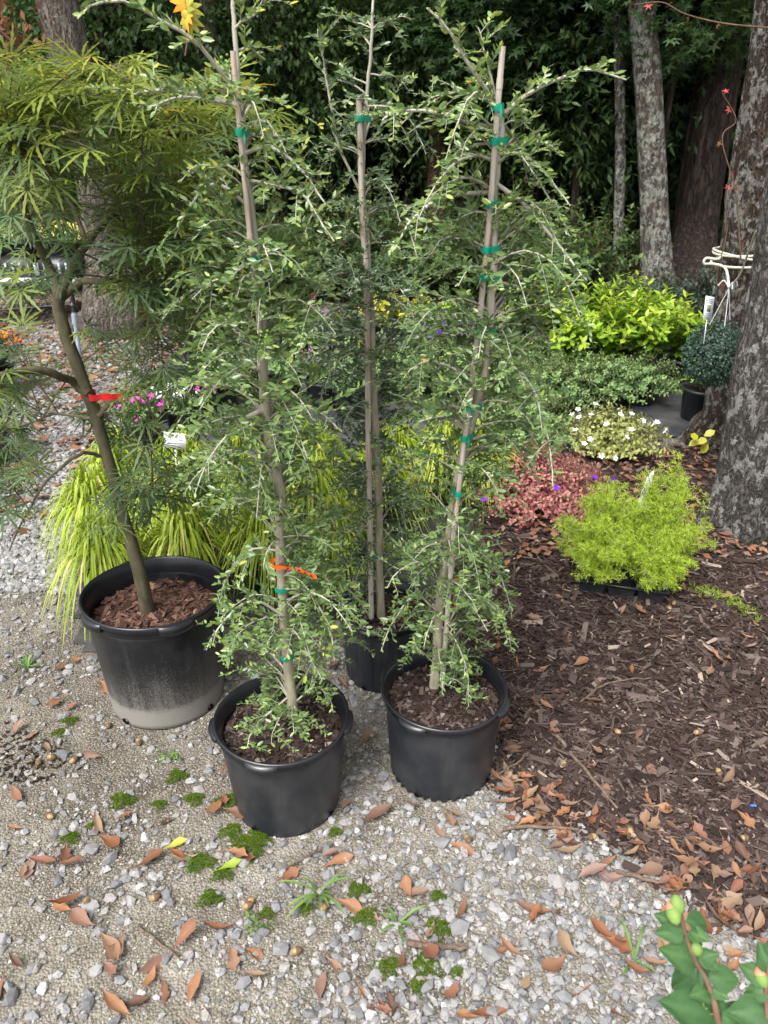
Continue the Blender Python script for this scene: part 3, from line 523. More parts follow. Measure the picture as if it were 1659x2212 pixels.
potL, zL = big_pot('L', 'largest black pot, its foot coated in pale dust, holding the lacy maple', M['pot_dusty'], [-2.3, -1.0, .5, 2.1], tilt=(-.035, .0))
potA, zA = big_pot('A', 'smooth black pot with folded rim standing on moss-edged gravel in front', M['pot'], [-1.75, 3.4, -.1, 1.5])
potC, zC = big_pot('C', 'smooth black pot standing where gravel meets the mulch bed', M['pot'], [-2.15, -.45, 1.2, 2.7], base_notch=True)
potB, zB = big_pot('B', 'ribbed black pot standing behind the two smooth pots', M['pot'], [-1.9, 0, 1.6, 3.1], rib=14)

# ------------------------------------------------------------------ weeping yaupon hollies
def along(path, z):
    i = np.argmin(np.abs(path[:, 2] - z)); return path[i], i
def berry_bunch(g, c, n):
    p = c + rng.normal(0, .011, (n, 3)); scatter(g, ICO_V, ICO_F, p, randdir(n), randdir(n), rng.uniform(.0026, .0036, n), rng.uniform(0, 1, n))
def yaupon_branch(tree, S, B, E, r0, mat, tip, P=None, berries=None, dense=1.0, bright=0.0, tw=1.0):
    L = np.linalg.norm(E - S); n = max(7, int(L / .025)); hero = P is not None
    if P is None:
        P = bez(S, B, E, n)
    else: P = resample(P, max(10, n)); L = np.sum(np.linalg.norm(np.diff(P, axis=0), axis=1)); n = len(P)
    P[2:] += np.cumsum(rng.normal(0, .0022, (n - 2, 3)), axis=0) * .8
    wd = Geo(); tube(wd, P, r0 * np.linspace(1, .26, n) ** .9, 6, np.linspace(.25, 1 if hero else .6, n))
    lf = Geo(); T, U, V = frames(P); pos = []; dirs = []; tn = []; ln = []
    def leaves(Pt, t0, step, b):
        d = np.r_[0, np.cumsum(np.linalg.norm(np.diff(Pt, axis=0), axis=1))]; ss = np.arange(d[-1] * t0, d[-1], step); s = 1
        if len(ss) == 0: return
        q = np.stack([np.interp(ss, d, Pt[:, k]) for k in range(3)], -1); tg = nrm(np.stack([np.interp(ss, d, np.gradient(Pt[:, k])) for k in range(3)], -1))
        side = nrm(np.cross(tg, [0, 0, 1.0]) + rng.normal(0, .25, tg.shape)); sg = np.where(np.arange(len(ss)) % 2, 1, -1)[:, None]
        dv = nrm(tg * rng.uniform(.35, .9, (len(ss), 1)) + side * sg * rng.uniform(.5, 1, (len(ss), 1)) + np.array([0, 0, .45]) * rng.uniform(-.2, 1.3, (len(ss), 1)))
        pos.append(q); dirs.append(dv); f = ss / d[-1]; ln.append(rng.choice([.8, 1, 1, 1.15], len(ss)) * rng.uniform(.0125, .0215, len(ss)) * (1.08 - .4 * f ** 3))
        tn.append(np.clip(.28 + .2 * rng.normal(0, 1, len(ss)) + b + .3 * f ** 3, 0, .9) + (rng.uniform(0, 1, len(ss)) > .997) * .25)
    leaves(P, .28, .0075 / dense, tip)
    k = 0
    for s in np.arange(.25, .97, .028 / max(L, .12) / dense):
        i = int(s * (n - 1)); k += 1
        sd_ = nrm(np.cross(T[i], [0, 0, 1.0]) * (1 if k % 2 else -1) + rng.normal(0, .35, 3)); tl = tw * rng.uniform(.035, .14) * (1 - .45 * s) * (1 if rng.uniform() < .8 else 1.5)
        d0 = nrm(T[i] * .55 + sd_ * .8 + np.array([0, 0, rng.uniform(-.1, .5)])); e = P[i] + d0 * tl + np.array([0, 0, -.5 * tl * rng.uniform(-.5, 1)]); b = P[i] + d0 * tl * .55
        m = max(4, int(tl / .018)); Pt = bez(P[i], b, e, m); tube(wd, Pt, r0 * .28 * np.linspace(1, .5, m), 4, .6, cap=False); leaves(Pt, .06, .0062 / dense, tip + .06)
        if berries is not None and rng.uniform() < .05: berry_bunch(berries, Pt[m // 2], 7)
    o = wd.build('branch', M['twig'], tree)
    pos = np.concatenate(pos); dirs = np.concatenate(dirs); tn = np.concatenate(tn) + bright; ln = np.concatenate(ln)
    nz = nrm(np.array([0, -.3, .9]) + rng.normal(0, .75, pos.shape)); scatter(lf, LEAF[0], LEAF[1], pos, dirs, nz, ln, np.clip(tn, 0, 1)); lf.build('leaves', mat, o, kind='stuff')
def yaupon(label, key, zs, trunk_px, radii, regions, heroes, mat, Yt, yr, bright=0.0, extra=None):
    px, py, rt, rb, h = POTS[key]; P = []
    t = thing('yaupon_holly', label, 'tree', (0, 0, 0))
    for k, q in enumerate(trunk_px): P.append(Q(q[0], q[1], Yt + (q[2] if len(q) > 2 else 0)))
    P = resample(P, 70); rr = .84 * np.interp(np.linspace(0, 1, 70), np.linspace(0, 1, len(radii)), radii)
    P[1:-1] += np.cumsum(rng.normal(0, .0012, (68, 3)), axis=0) * np.array([1, 1, 0])
    g = Geo(); tube(g, P, rr, 12, np.linspace(0, .75, 70) ** 1.5, disp=lambda a, s, p: 1 + .05 * np.sin(a * 3 + s * 20) + .05 * np.sin(s * 140)); g.build('trunk', M['twig'], t); bt = Geo()
    zlo, zhi = P[0, 2] + .05, P[-1, 2]
    for (cx, cy, rx, ry, n) in regions:
        airy = cy < 500
        for _ in range(int(n * .62 + .5) if airy else int(n * 1.25 + .5) if cy < 1150 else n):
            a = rng.uniform(0, 6.28); u = math.sqrt(rng.uniform()); E = Q(cx + rx * 1.1 * u * math.cos(a), cy + ry * u * math.sin(a), Yt + rng.uniform(*yr))
            E[2] = max(E[2], zs + .015); c, _i = along(P, E[2]); hd = math.hypot(*(E - c)[:2])
            if E[2] < h + .03:                  # keep drooping tips inside the pot or clear of its rim
                dd = E[:2] - np.array([px, py]); ld = np.linalg.norm(dd); E[:2] = np.array([px, py]) + dd * min(1, (rb - .02) / max(ld, 1e-6))
            zz = min(max(E[2] + hd * rng.uniform(-.25, .45), zlo), zhi - .01); S, i = along(P, zz); B = S + (E - S) * rng.uniform(.5, .7); B[2] = max(S[2], E[2]) + hd * rng.uniform(.15, .45) + .01
            yaupon_branch(t, S, B, E, rng.uniform(.0018, .0032) * (.7 + .5 * min(1, hd / .3)), mat, .16 if airy else 0.0, berries=bt, bright=bright, tw=.6 if airy else 1.0)
    for pts, dy, r0, tp in heroes:
        n = len(pts); W = [Q(a, b, Yt + dy * k / (n - 1)) for k, (a, b) in enumerate(pts)]; c, i = along(P, W[0][2]); W[0] = c
        yaupon_branch(t, W[0], None, W[-1], r0, mat, tp, P=W, bright=bright, dense=1.25, tw=.7)
    if bt.n: bt.build('berries', M['bud'], t, kind='stuff')
    return t, P
trA, PA = yaupon('weeping holly with yellowing leaves and an orange ribbon, in the front smooth pot', 'A', zA,
    [(632, 1545, 0), (618, 1400), (604, 1230), (596, 1060), (572, 930), (560, 800), (556, 650), (536, 480), (515, 300), (500, 150), (484, 0), (476, -90)], [.0165, .0145, .0135, .0135, .0125, .0115, .0105, .009, .007, .0055, .004, .003],
    [(450, 560, 110, 80, 10), (620, 600, 110, 100, 12), (480, 720, 110, 110, 14), (650, 760, 90, 120, 12), (430, 900, 70, 100, 8), (640, 920, 90, 100, 12), (500, 1050, 110, 120, 11), (680, 1080, 80, 120, 13), (520, 1390, 60, 90, 7), (700, 1340, 70, 100, 11), (580, 1560, 80, 60, 8), (660, 1240, 90, 70, 8), (430, 400, 80, 60, 5), (610, 390, 70, 70, 6), (590, 270, 50, 50, 3), (540, 200, 60, 50, 3), (420, 160, 60, 50, 4)],
    [([(502, 215), (440, 110), (370, 60), (290, 8), (230, -2), (178, 30)], -.12, .0042, .22), ([(505, 225), (440, 203), (370, 192), (310, 205), (262, 240), (243, 300)], .1, .0045, .15), ([(500, 240), (450, 215), (390, 210), (330, 225)], -.1, .0035, .1), ([(496, 100), (530, 92), (572, 110)], .05, .0025, .2), ([(508, 250), (560, 213), (612, 220)], .05, .003, .2), ([(515, 300), (560, 288), (620, 300), (655, 345)], .08, .0035, .12), ([(525, 395), (590, 400), (660, 430), (720, 520)], -.1, .004, .05), ([(530, 440), (470, 400), (420, 440), (385, 520)], .05, .004, .08), ([(490, 60), (540, 30), (565, -10)], -.03, .0025, .2), ([(520, 320), (580, 320), (640, 370), (690, 450)], -.1, .004, .1), ([(545, 560), (490, 590), (400, 640), (350, 690)], .06, .0045, .05), ([(570, 890), (520, 900), (470, 950), (440, 1010)], -.08, .006, 0), ([(615, 1330), (550, 1300), (490, 1340), (455, 1410)], -.05, .004, .05), ([(622, 1500), (590, 1530), (545, 1580), (530, 1610)], -.08, .003, .05), ([(612, 1290), (665, 1285), (705, 1350), (722, 1430)], -.1, .0035, .1), ([(608, 1250), (680, 1225), (740, 1290), (772, 1370)], -.03, .0035, .1), ([(615, 1350), (640, 1370), (670, 1440), (690, 1480)], -.12, .003, .1), ([(600, 1180), (540, 1190), (490, 1260), (470, 1330)], .05, .0035, .08), ([(606, 1260), (640, 1260), (720, 1250), (780, 1300)], .1, .003, .08), ([(625, 1520), (670, 1490), (700, 1500), (715, 1540)], -.06, .0028, .1)], M['yaupon'], 1.5, (-.17, .26), .05)
trB, PB = yaupon('weeping holly with dense dark leaves rising from the ribbed pot', 'B', zB,
    [(824, 1345), (820, 1200), (816, 1060), (812, 940), (802, 800), (798, 680), (788, 520), (778, 380), (786, 200), (796, 60), (800, -60)], [.0165, .015, .014, .013, .0115, .0105, .009, .007, .005, .004, .003],
    [(720, 330, 60, 80, 9), (840, 330, 70, 80, 9), (700, 470, 70, 80, 9), (860, 480, 70, 90, 10), (720, 620, 70, 80, 10), (870, 640, 80, 90, 9), (720, 780, 70, 90, 11), (880, 800, 90, 90, 11), (720, 950, 70, 90, 10), (880, 950, 80, 90, 11), (740, 1110, 60, 80, 8), (880, 1120, 70, 90, 10), (790, 1250, 60, 50, 8), (740, 200, 40, 60, 4), (800, 130, 60, 60, 5), (700, 1230, 40, 50, 4)],
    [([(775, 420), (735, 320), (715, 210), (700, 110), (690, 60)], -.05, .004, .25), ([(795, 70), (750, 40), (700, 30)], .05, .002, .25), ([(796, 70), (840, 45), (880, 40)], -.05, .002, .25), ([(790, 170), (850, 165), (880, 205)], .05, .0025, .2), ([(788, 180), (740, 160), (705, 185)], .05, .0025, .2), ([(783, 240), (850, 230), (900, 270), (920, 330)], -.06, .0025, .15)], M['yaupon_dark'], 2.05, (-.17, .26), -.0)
trC, PC = yaupon('weeping holly with many green tape ties, in the pot beside the mulch', 'C', zC,
    [(938, 1482), (948, 1330), (965, 1150), (987, 1005), (1022, 862), (1043, 773), (1054, 647), (1059, 551), (1062, 430), (1070, 300), (1074, 225)], [.0165, .015, .0145, .0135, .0125, .0115, .0105, .0095, .0085, .007, .006],
    [(960, 240, 60, 50, 5), (880, 270, 40, 40, 4), (1150, 260, 50, 50, 4), (1180, 370, 50, 60, 6), (960, 380, 80, 60, 6), (1220, 480, 40, 60, 4), (1130, 480, 70, 70, 6), (900, 480, 40, 60, 4), (980, 570, 80, 60, 6), (1150, 600, 70, 80, 8), (1190, 690, 80, 80, 8), (960, 720, 90, 90, 11), (1120, 780, 90, 90, 11), (930, 880, 90, 90, 10), (1120, 920, 80, 80, 8), (930, 1060, 80, 100, 9), (1090, 1050, 60, 70, 6), (900, 1250, 60, 80, 9), (1030, 1260, 70, 80, 12), (890, 1390, 40, 50, 5), (1060, 1360, 50, 60, 9), (1000, 1480, 50, 50, 8)],
    [([(1068, 280), (1000, 265), (930, 245), (860, 243), (830, 270)], -.1, .005, .2), ([(1074, 250), (1140, 200), (1200, 178), (1270, 162), (1345, 182)], -.05, .0045, .2), ([(1072, 240), (1040, 185), (985, 105), (915, 28)], -.05, .0055, .28), ([(1020, 160), (1050, 120), (1035, 60)], 0, .0025, .25), ([(1062, 410), (1000, 420), (940, 435), (885, 480), (850, 540)], -.12, .005, .15), ([(1064, 405), (1130, 440), (1180, 500), (1235, 570), (1268, 605)], -.1, .005, .1), ([(1072, 260), (1110, 300), (1150, 370), (1210, 470)], .1, .0045, .1), ([(1070, 330), (1120, 328), (1180, 375), (1222, 440)], -.06, .004, .15), ([(1066, 300), (1010, 330), (960, 400), (940, 470)], .05, .0035, .1), ([(1060, 610), (1130, 620), (1190, 660), (1250, 700)], .1, .005, .05), ([(1045, 740), (1090, 770), (1150, 850), (1180, 960), (1190, 1060)], -.15, .004, 0), ([(1015, 900), (960, 890), (900, 900)], -.12, .004, 0), ([(946, 1390), (1000, 1290), (1060, 1320), (1112, 1400)], -.03, .004, .04), ([(950, 1330), (900, 1290), (860, 1330), (830, 1400)], -.08, .0035, .04), ([(948, 1360), (985, 1380), (1010, 1450), (1010, 1520)], -.1, .003, .04), ([(960, 1220), (1020, 1190), (1080, 1240), (1105, 1330)], .08, .004, .02)], M['yaupon'], 1.625, (-.17, .25), 0.0)
# stakes and ties
def stake(label, px, r, Y):
    P = resample([Q(a, b, Y + dy) for a, b, dy in px], 60); t = thing('bamboo_stake', label, 'stake', tuple(P[0]))
    g = Geo(); u = np.linspace(0, 1, 60); rr = r * (1.0 - .2 * u); tube(g, P - P[0], rr, 10); g.build('cane', M['stake'], t)
    for k in (6, 20, 33, 45, 55):
        g = Geo(); tube(g, (P - P[0])[[k, k + 1]] * np.array([[1.0]]) , [rr[k] * 1.12] * 2, 10); g.mesh; o = g.build('node_ring', M['stake'], t); o.scale = (1, 1, 1)
    return P
skA = stake('weathered bamboo stake tied to the yellowing holly in front', [(628, 1540, .03), (588, 960, .035), (560, 700, .0), (537, 480, -.01), (517, 270, -.022), (503, 110, -.022)], .0058, 1.5)
skB = stake('reddish bamboo stake tied to the dense dark holly', [(802, 1335, -.015), (800, 1180, -.02), (795, 900, -.02), (792, 600, -.02), (783, 480, -.02), (775, 205, -.018)], .0085, 2.05)
skC = stake('tall brown bamboo stake leaning on the holly beside the mulch', [(955, 1482, .0), (978, 1180, -.03), (990, 1065, -.025), (1010, 900, -.022), (1030, 740, -.02), (1045, 600, -.02), (1060, 440, -.02), (1072, 270, -.02), (1086, 100, -.02)], .0068, 1.625)
def tie(px, py, P1, P2, r1, r2, label, group, mat='tape', tail=.03, name='tie_tape'):
    z = Q(px, py, P1[30][1])[2]; a, _ = along(P1, z); b, _ = along(P2, z); c = (a + b) / 2; h = .0065; d = (b - a)[:2]; L = np.linalg.norm(d); ux = d / max(L, 1e-6) if L > .004 else np.array([1., 0]); uy = np.array([-ux[1], ux[0]]); g = Geo(); ring = []
    for ang in np.linspace(0, 2 * np.pi, 22, endpoint=False):
        rr = (r2 if math.cos(ang) > 0 else r1) + .0025; ring.append(ux * (math.cos(ang) * rr + np.sign(math.cos(ang)) * L / 2) + uy * math.sin(ang) * max(rr, .008))
    ring = np.array(ring); m = len(ring); wob = .0015 * np.sin(np.arange(m) * 1.7)
    v = np.vstack([np.c_[ring, -h + wob], np.c_[ring * 1.02, wob * .5], np.c_[ring, h + wob]]); f = [[q * m + j, q * m + (j + 1) % m, (q + 1) * m + (j + 1) % m, (q + 1) * m + j] for q in (0, 1) for j in range(m)]; g.add(v, f)
    for s in (1, -.6):
        a0 = rng.uniform(-2.4, -.7); d0 = np.array([math.cos(a0), math.sin(a0), 0]); st = np.array([0, -(max(r1, r2) + .003), 0]); e = st + d0 * tail * s + np.array([0, 0, -.015]); T = bez(st, st + d0 * tail * .5 * s + np.array([0, 0, .008]), e, 6); up = np.array([.2, .1, 1]) * h * .9; g.add(np.vstack([T - up, T + up]), [[k, k + 1, k + 7, k + 6] for k in range(5)])
    tag(g.build(name, M[mat], loc=tuple(c)), label, 'tape', group)
for px, py in [(517, 285), (541, 565), (558, 640)]: tie(px, py, skA, PA, .006, .009, 'green tape tie binding the yellowing holly to its bamboo stake', 'ties on the front holly', tail=.015)
for px, py in [(604, 1283), (620, 1422)]: tie(px, py, skA, PA, .006, .0145, 'green tape tie near the foot of the yellowing holly', 'low ties on the front holly', tail=.012)
for px, py in [(770, 245), (815, 1195)]: tie(px, py, skB, PB, .008, .009, 'green tape tie binding the dense dark holly to its stake', 'ties on the ribbed pot holly', tail=.02)
for px, py in [(1074, 228), (1062, 308), (1060, 437), (1055, 542), (1046, 597), (1033, 706), (1015, 888), (1005, 942), (982, 1065)]: tie(px, py, skC, PC, .0075, .011, 'green tape tie binding the holly beside the mulch to its stake', 'ties on the holly by the mulch', tail=.014)
def streamer(pts, wd, mat, label, name='flagging_ribbon', marks=False, ringr=.016):
    P = resample(pts, 16); g = Geo(); up = np.array([0, -.25, 1.0]); up = np.repeat(up[None], 16, 0) + .5 * np.sin(np.arange(16) * .9)[:, None] * np.array([[0, .5, 0]]); up = up * wd / 2
    g.add(np.vstack([P - up, P + up]), [[k, k + 1, k + 17, k + 16] for k in range(15)]); a = np.linspace(0, 6.28, 16, endpoint=False); c = P[0] + np.array([0, ringr, 0])
    v = np.vstack([c + np.stack([ringr * np.cos(a), ringr * np.sin(a), np.full(16, s * wd / 2)], -1) for s in (-1, 1)]); g.add(v, [[j, (j + 1) % 16, 16 + (j + 1) % 16, 16 + j] for j in range(16)])
    o = g.build(name, M[mat]); tag(o, label, 'ribbon')
    if marks:
        for k in range(5, 14, 2):
            gg = Geo(); d = P[k + 1] - P[k]; q = P[k] + np.array([0, -.0022, 0]); u = up[k] * .5; gg.add([q - u, q + d * .7 - u * .5, q + d * .7 + u, q + u * .6], [[0, 1, 2, 3]]); gg.build('print_mark', M['ink'], o)
streamer([Q(592, 1226, 1.475), Q(620, 1227, 1.46), Q(650, 1233, 1.44), Q(684, 1248, 1.42)], .011, 'orange_tape', 'orange flagging ribbon on the front holly trunk', marks=True)
streamer([Q(985, 1258, 1.60), Q(980, 1275, 1.58), Q(980, 1295, 1.57), Q(982, 1315, 1.565)], .008, 'orange_tape', 'short orange ribbon hanging on the holly by the mulch', ringr=.01)
streamer([Q(185, 858, 1.93), Q(205, 860, 1.91), Q(235, 857, 1.90), Q(263, 858, 1.89)], .02, 'red_tape', 'wide red ribbon tied round the maple trunk', ringr=.02)

# ------------------------------------------------------------------ lace-leaf maple
def lace(wf=1.0):
    v = []; f = []
    for a, l in ((-100, .5), (-68, .75), (-34, .95), (0, 1.0), (34, .95), (68, .75), (100, .5)):
        c, s = math.cos(R(a)), math.sin(R(a)); ws = [.012, .032, .03, .06, .034, .055, .02, .032, 0.0] if wf == 1 else [.05, .1, .14, .17, .16, .15, .1, .06, 0.0]; b = len(v)
        for k, wv in enumerate(ws):
            t = .08 + l * k / (len(ws) - 1); z = -.26 * t * t * (1 + .15 * math.sin(a))
            for q in (-wv, wv): v.append([c * t - s * q, s * t + c * q, z + abs(q) * .3])
        for k in range(len(ws) - 1): f.append([b + 2 * k, b + 2 * k + 1, b + 2 * k + 3, b + 2 * k + 2])
    return np.array(v), np.array(f)
LACE = lace()
mp = thing('japanese_maple', 'lacy leaved Japanese maple with olive trunk, in the dusty black pot', 'tree', (0, 0, 0)); YM = 1.93
limbs = [([(325, 1348, .02), (300, 1230), (258, 1090), (215, 930), (188, 845), (160, 750), (128, 645)], .026, .0165), ([(128, 645), (100, 560), (72, 490, -.1), (50, 430, -.15), (30, 330, -.2)], .0115, .005), ([(128, 645), (150, 590), (185, 530, .1), (240, 460, .15), (310, 390, .1), (372, 245, .05)], .0125, .005), ([(128, 650), (150, 625), (190, 605, -.08), (240, 602, -.15), (320, 610, -.2), (420, 640, -.2)], .011, .003), ([(190, 850), (160, 825), (110, 805, -.1), (50, 800, -.15), (-20, 815, -.2), (-60, 850, -.2)], .0125, .006), ([(212, 900), (260, 850, .05), (330, 825, .12), (400, 795, .18), (450, 770, .2)], .0085, .003), ([(205, 905), (130, 895, .1), (60, 915, .15), (-10, 935, .1)], .005, .002), ([(220, 985), (170, 985, -.05), (110, 1030, -.1), (60, 1110, -.12), (20, 1190, -.12)], .0055, .002), ([(190, 530, .1), (150, 440, .15), (110, 350, .2), (90, 240, .2)], .007, .003), ([(240, 460, .15), (260, 360, .1), (250, 260, .05), (230, 190, 0)], .006, .002), ([(262, 1095), (320, 1050, -.1), (350, 1060, -.15)], .004, .0015)]
limb_pts = []
for k, (pts, r0, r1) in enumerate(limbs):
    P = resample([Q(q[0], q[1], YM + (q[2] if len(q) > 2 else 0)) for q in pts], 40); P[3:-1] += np.cumsum(rng.normal(0, .0012, (36, 3)), 0)
    g = Geo(); tube(g, P, np.linspace(r0, r1, 40) if k else np.interp(np.linspace(0, 1, 40), [0, .06, .3, 1], [.027, .0205, .017, .0145]), 12, disp=lambda a, s, p: 1 + .04 * np.sin(a * 2 + s * 9) + .05 * np.exp(-((s * 11 % 1) - .5) ** 2 * 60)); g.build('trunk' if k == 0 else 'limb', M['maple_bark'], mp)
    if k: limb_pts.append(P[8:])
    else: limb_pts.append(P[22:])
limb_pts = np.concatenate(limb_pts)
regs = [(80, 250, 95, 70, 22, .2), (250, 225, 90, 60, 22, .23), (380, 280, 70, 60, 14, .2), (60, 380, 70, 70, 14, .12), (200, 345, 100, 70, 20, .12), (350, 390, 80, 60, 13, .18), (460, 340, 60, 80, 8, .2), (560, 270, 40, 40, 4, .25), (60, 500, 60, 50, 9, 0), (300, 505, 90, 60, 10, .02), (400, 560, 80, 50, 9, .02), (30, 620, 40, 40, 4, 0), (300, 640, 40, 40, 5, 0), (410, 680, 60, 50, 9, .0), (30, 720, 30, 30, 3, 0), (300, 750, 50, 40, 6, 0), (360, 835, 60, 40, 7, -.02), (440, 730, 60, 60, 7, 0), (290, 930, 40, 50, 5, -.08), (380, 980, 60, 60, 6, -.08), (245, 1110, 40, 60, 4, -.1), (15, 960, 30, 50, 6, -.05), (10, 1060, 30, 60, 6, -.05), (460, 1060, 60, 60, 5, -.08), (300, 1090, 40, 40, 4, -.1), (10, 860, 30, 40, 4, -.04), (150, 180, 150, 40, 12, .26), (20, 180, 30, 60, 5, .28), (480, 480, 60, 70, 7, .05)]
for (cx, cy, rx, ry, n, br) in regs:
    for _ in range(n):
        a = rng.uniform(0, 6.28); u = math.sqrt(rng.uniform()); E = Q(cx + rx * u * math.cos(a), cy + ry * u * math.sin(a), YM + rng.uniform(-.42, .5) * (1 if cy < 800 else .5))
        d = np.linalg.norm((limb_pts - E) * np.array([1, 1, 1.0]), axis=1) + .25 * np.maximum(0, limb_pts[:, 2] - E[2] - .1); S = limb_pts[np.argmin(d + rng.uniform(0, .06, len(d)))]
        L = np.linalg.norm(E - S); B = (S + E) / 2 + np.array([0, 0, .18 * L]) + rng.normal(0, .03, 3) * L; m = max(6, int(L / .04)); P = bez(S, B, E, m)
        wd = Geo(); tube(wd, P, .0021 * np.linspace(1.25, .5, m) * (.7 + L), 5); pos = []; dr = []; T = nrm(np.gradient(P, axis=0))
        st = max(.25, 1 - .26 / max(L, .05)); ks = np.linspace(st, 1, int(np.clip(L / .045, 3, 6)))
        for q in ks:
            i = min(m - 1, int(q * (m - 1))); sd_ = nrm(np.cross(T[i], [0, 0, 1.0]) + rng.normal(0, .2, 3))
            for s in (1, -1):
                pt = P[i] + sd_ * s * rng.uniform(.02, .045) + T[i] * .015 + np.array([0, 0, .008]); tube(wd, np.array([P[i], pt]), .0007, 3, cap=False); pos.append(pt); dr.append(nrm(sd_ * s * .8 + T[i] * .6 + rng.normal(0, .25, 3) + np.array([0, 0, .02 - .12 * (br < .1)])))
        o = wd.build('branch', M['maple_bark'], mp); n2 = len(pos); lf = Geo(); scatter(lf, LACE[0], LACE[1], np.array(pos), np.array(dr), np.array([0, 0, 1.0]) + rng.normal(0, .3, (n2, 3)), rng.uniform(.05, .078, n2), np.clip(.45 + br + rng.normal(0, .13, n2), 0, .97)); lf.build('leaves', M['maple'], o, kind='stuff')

# ------------------------------------------------------------------ generic potted plants
def small_pot(parent, r, h, z0=0.0):
    g = Geo(); lathe(g, [(.01, .002), (r * .8, 0), (r * .84, .004), (r * .97, h - .02), (r * 1.04, h - .018), (r * 1.06, h - .002), (r * 1.02, h), (r * .98, h - .004), (r * .95, h - .03)], 40); o = g.build('pot', M['pot'], parent, loc=(0, 0, z0))
    g = Geo(); lathe(g, [(.001, h - .022), (r * .5, h - .02), (r * .97, h - .026)], 24, lambda rr, z, a: (rr, z + .003 * np.sin(a * 5 + rr * 90))); g.build('soil', M['soil'], o)
def foliage(n, Hh, Rr, tmpl, ll, step, base=(0, 0, 0), t0=.25, flat=.6, spread=.9, tvar=.22, tip=.25, low=0.0, jit=.06):
    st = Geo(); lf = Geo(); base = np.array(base, float); ends = []
    for k in range(n):
        a = rng.uniform(0, 6.28); u = math.sqrt(rng.uniform()); r = Rr * u; z = (Hh - low) * (1 - flat * u ** 2.2) * rng.uniform(.72, 1.06) + low; E = base + np.array([r * math.cos(a), r * math.sin(a), z]); S = base + np.array([math.cos(a) * Rr * .08, math.sin(a) * Rr * .08, 0])
        B = S + (E - S) * np.array([.3, .3, .72]) + rng.normal(0, jit, 3) * Hh; L = np.linalg.norm(E - S); m = 9; P = bez(S, B, E, m); tube(st, P, np.linspace(.0028, .001, m) * (.6 + L), 4, cap=False); ends.append(E)
        d = np.r_[0, np.cumsum(np.linalg.norm(np.diff(P, axis=0), axis=1))]; ss = np.arange(d[-1] * t0, d[-1], step); q = np.stack([np.interp(ss, d, P[:, c]) for c in range(3)], -1); T = nrm(np.gradient(P, axis=0)); tg = np.stack([np.interp(ss, d, T[:, c]) for c in range(3)], -1)
        ph = np.arange(len(ss)) * 2.4 + a; sd1 = nrm(np.cross(tg, [.3, .2, 1.0])); sd2 = np.cross(tg, sd1); lat = sd1 * np.cos(ph)[:, None] + sd2 * np.sin(ph)[:, None]; dv = nrm(tg * (1.1 - spread) + lat * spread + rng.normal(0, .18, lat.shape)); f = ss / d[-1]
        scatter(lf, tmpl[0], tmpl[1], q, dv, tg * .8 + np.array([0, 0, .7]) + rng.normal(0, .2, tg.shape), ll * rng.uniform(.75, 1.15, len(ss)) * (1.05 - .35 * f ** 4), np.clip(.25 + tvar * rng.normal(0, 1, len(ss)) + (tip + .2) * f ** 2.5, 0, 1))
    return st, lf, np.array(ends)
def potted(name, label, cat, x, y, pot, mat, group=None, stem='stem', fol=None, flowers=None, z=None):
    t = thing(name, label, cat, (x, y, float(HM(x, y)) + (.006 if inpoly(x, y, CLO) else 0) if z is None else z), group); pz = 0
    if pot: small_pot(t, *pot); pz = pot[1] - .03
    f = dict(fol); f['base'] = (0, 0, pz); st, lf, E = foliage(**f); st.build('stems', M[stem], t, kind='stuff'); lf.build('foliage', M[mat], t, kind='stuff')
    if flowers:
        fm, n, size, kind = flowers; k = rng.permutation(len(E))[:n]
        for e in E[k]:
            g = Geo(); up = nrm(np.array([e[0], e[1] - .15, .35 + abs(e[2])]) + rng.normal(0, .15, 3))
            if kind == 'spike': 
                m = 40; tt = rng.uniform(0, 1, m); pp = e + np.array([0, 0, 1.0]) * tt[:, None] * size * 3 + randdir(m) * size * .45 * (1.1 - tt[:, None]); scatter(g, LEAF_2[0], LEAF_2[1], pp, randdir(m), randdir(m), size * .5, .5)
            elif kind == 'mum':
                m = 26; scatter(g, LEAF_2N[0], LEAF_2N[1], np.repeat(e[None], m, 0) + np.array([0, 0, size * .2]), randdir(m, .8), randdir(m), size * .6, .5)
            else:
                aa = np.arange(5) * 1.2566 + rng.uniform(0, 1); u = nrm(np.cross(up, [.1, .9, .2])); v2 = np.cross(up, u); dv = u * np.cos(aa)[:, None] + v2 * np.sin(aa)[:, None] + up * .45; scatter(g, LEAF_W[0], LEAF_W[1], np.repeat((e + up * size * .3)[None], 5, 0), dv, np.repeat(up[None], 5, 0), size * .62, .5); tube(g, np.array([e - up * size * .5, e + up * size * .35]), [size * .08, size * .2], 6)
            g.build('flower', M[fm], t)
    return t
GR_V = None
def grass_clump(x, y, label, group, Rr=.3, n=330, s=1.0):
    t = thing('golden_grass', label, 'grass', (x, y, float(H(x, y)) + .008), group); small_pot(t, .085, .16); g = Geo(); rz = rng.uniform(-.12, .12)
    for k in range(n):
        a = rng.uniform(0, 6.28); u = rng.uniform(.15, 1); L = Rr * u; z = (.16 + .16 * (1 - u ** 2) + rng.uniform(-.02, .07)) * s; S = np.array([math.cos(a) * .05 * rng.uniform(), math.sin(a) * .05 * rng.uniform(), .14]); E = np.array([L * math.cos(a + rz), L * math.sin(a + rz), z - .12 * u * s - rng.uniform(0, .07)]); B = np.array([L * .45 * math.cos(a), L * .45 * math.sin(a), z + .17 * s + rng.uniform(0, .06)])
        ribbon(g, bez(S, B, E, 8), rng.uniform(.003, .0052), np.clip(rng.normal(.5, .24), 0, 1))
    g.build('blades', M['grass_lime'], t, kind='stuff')
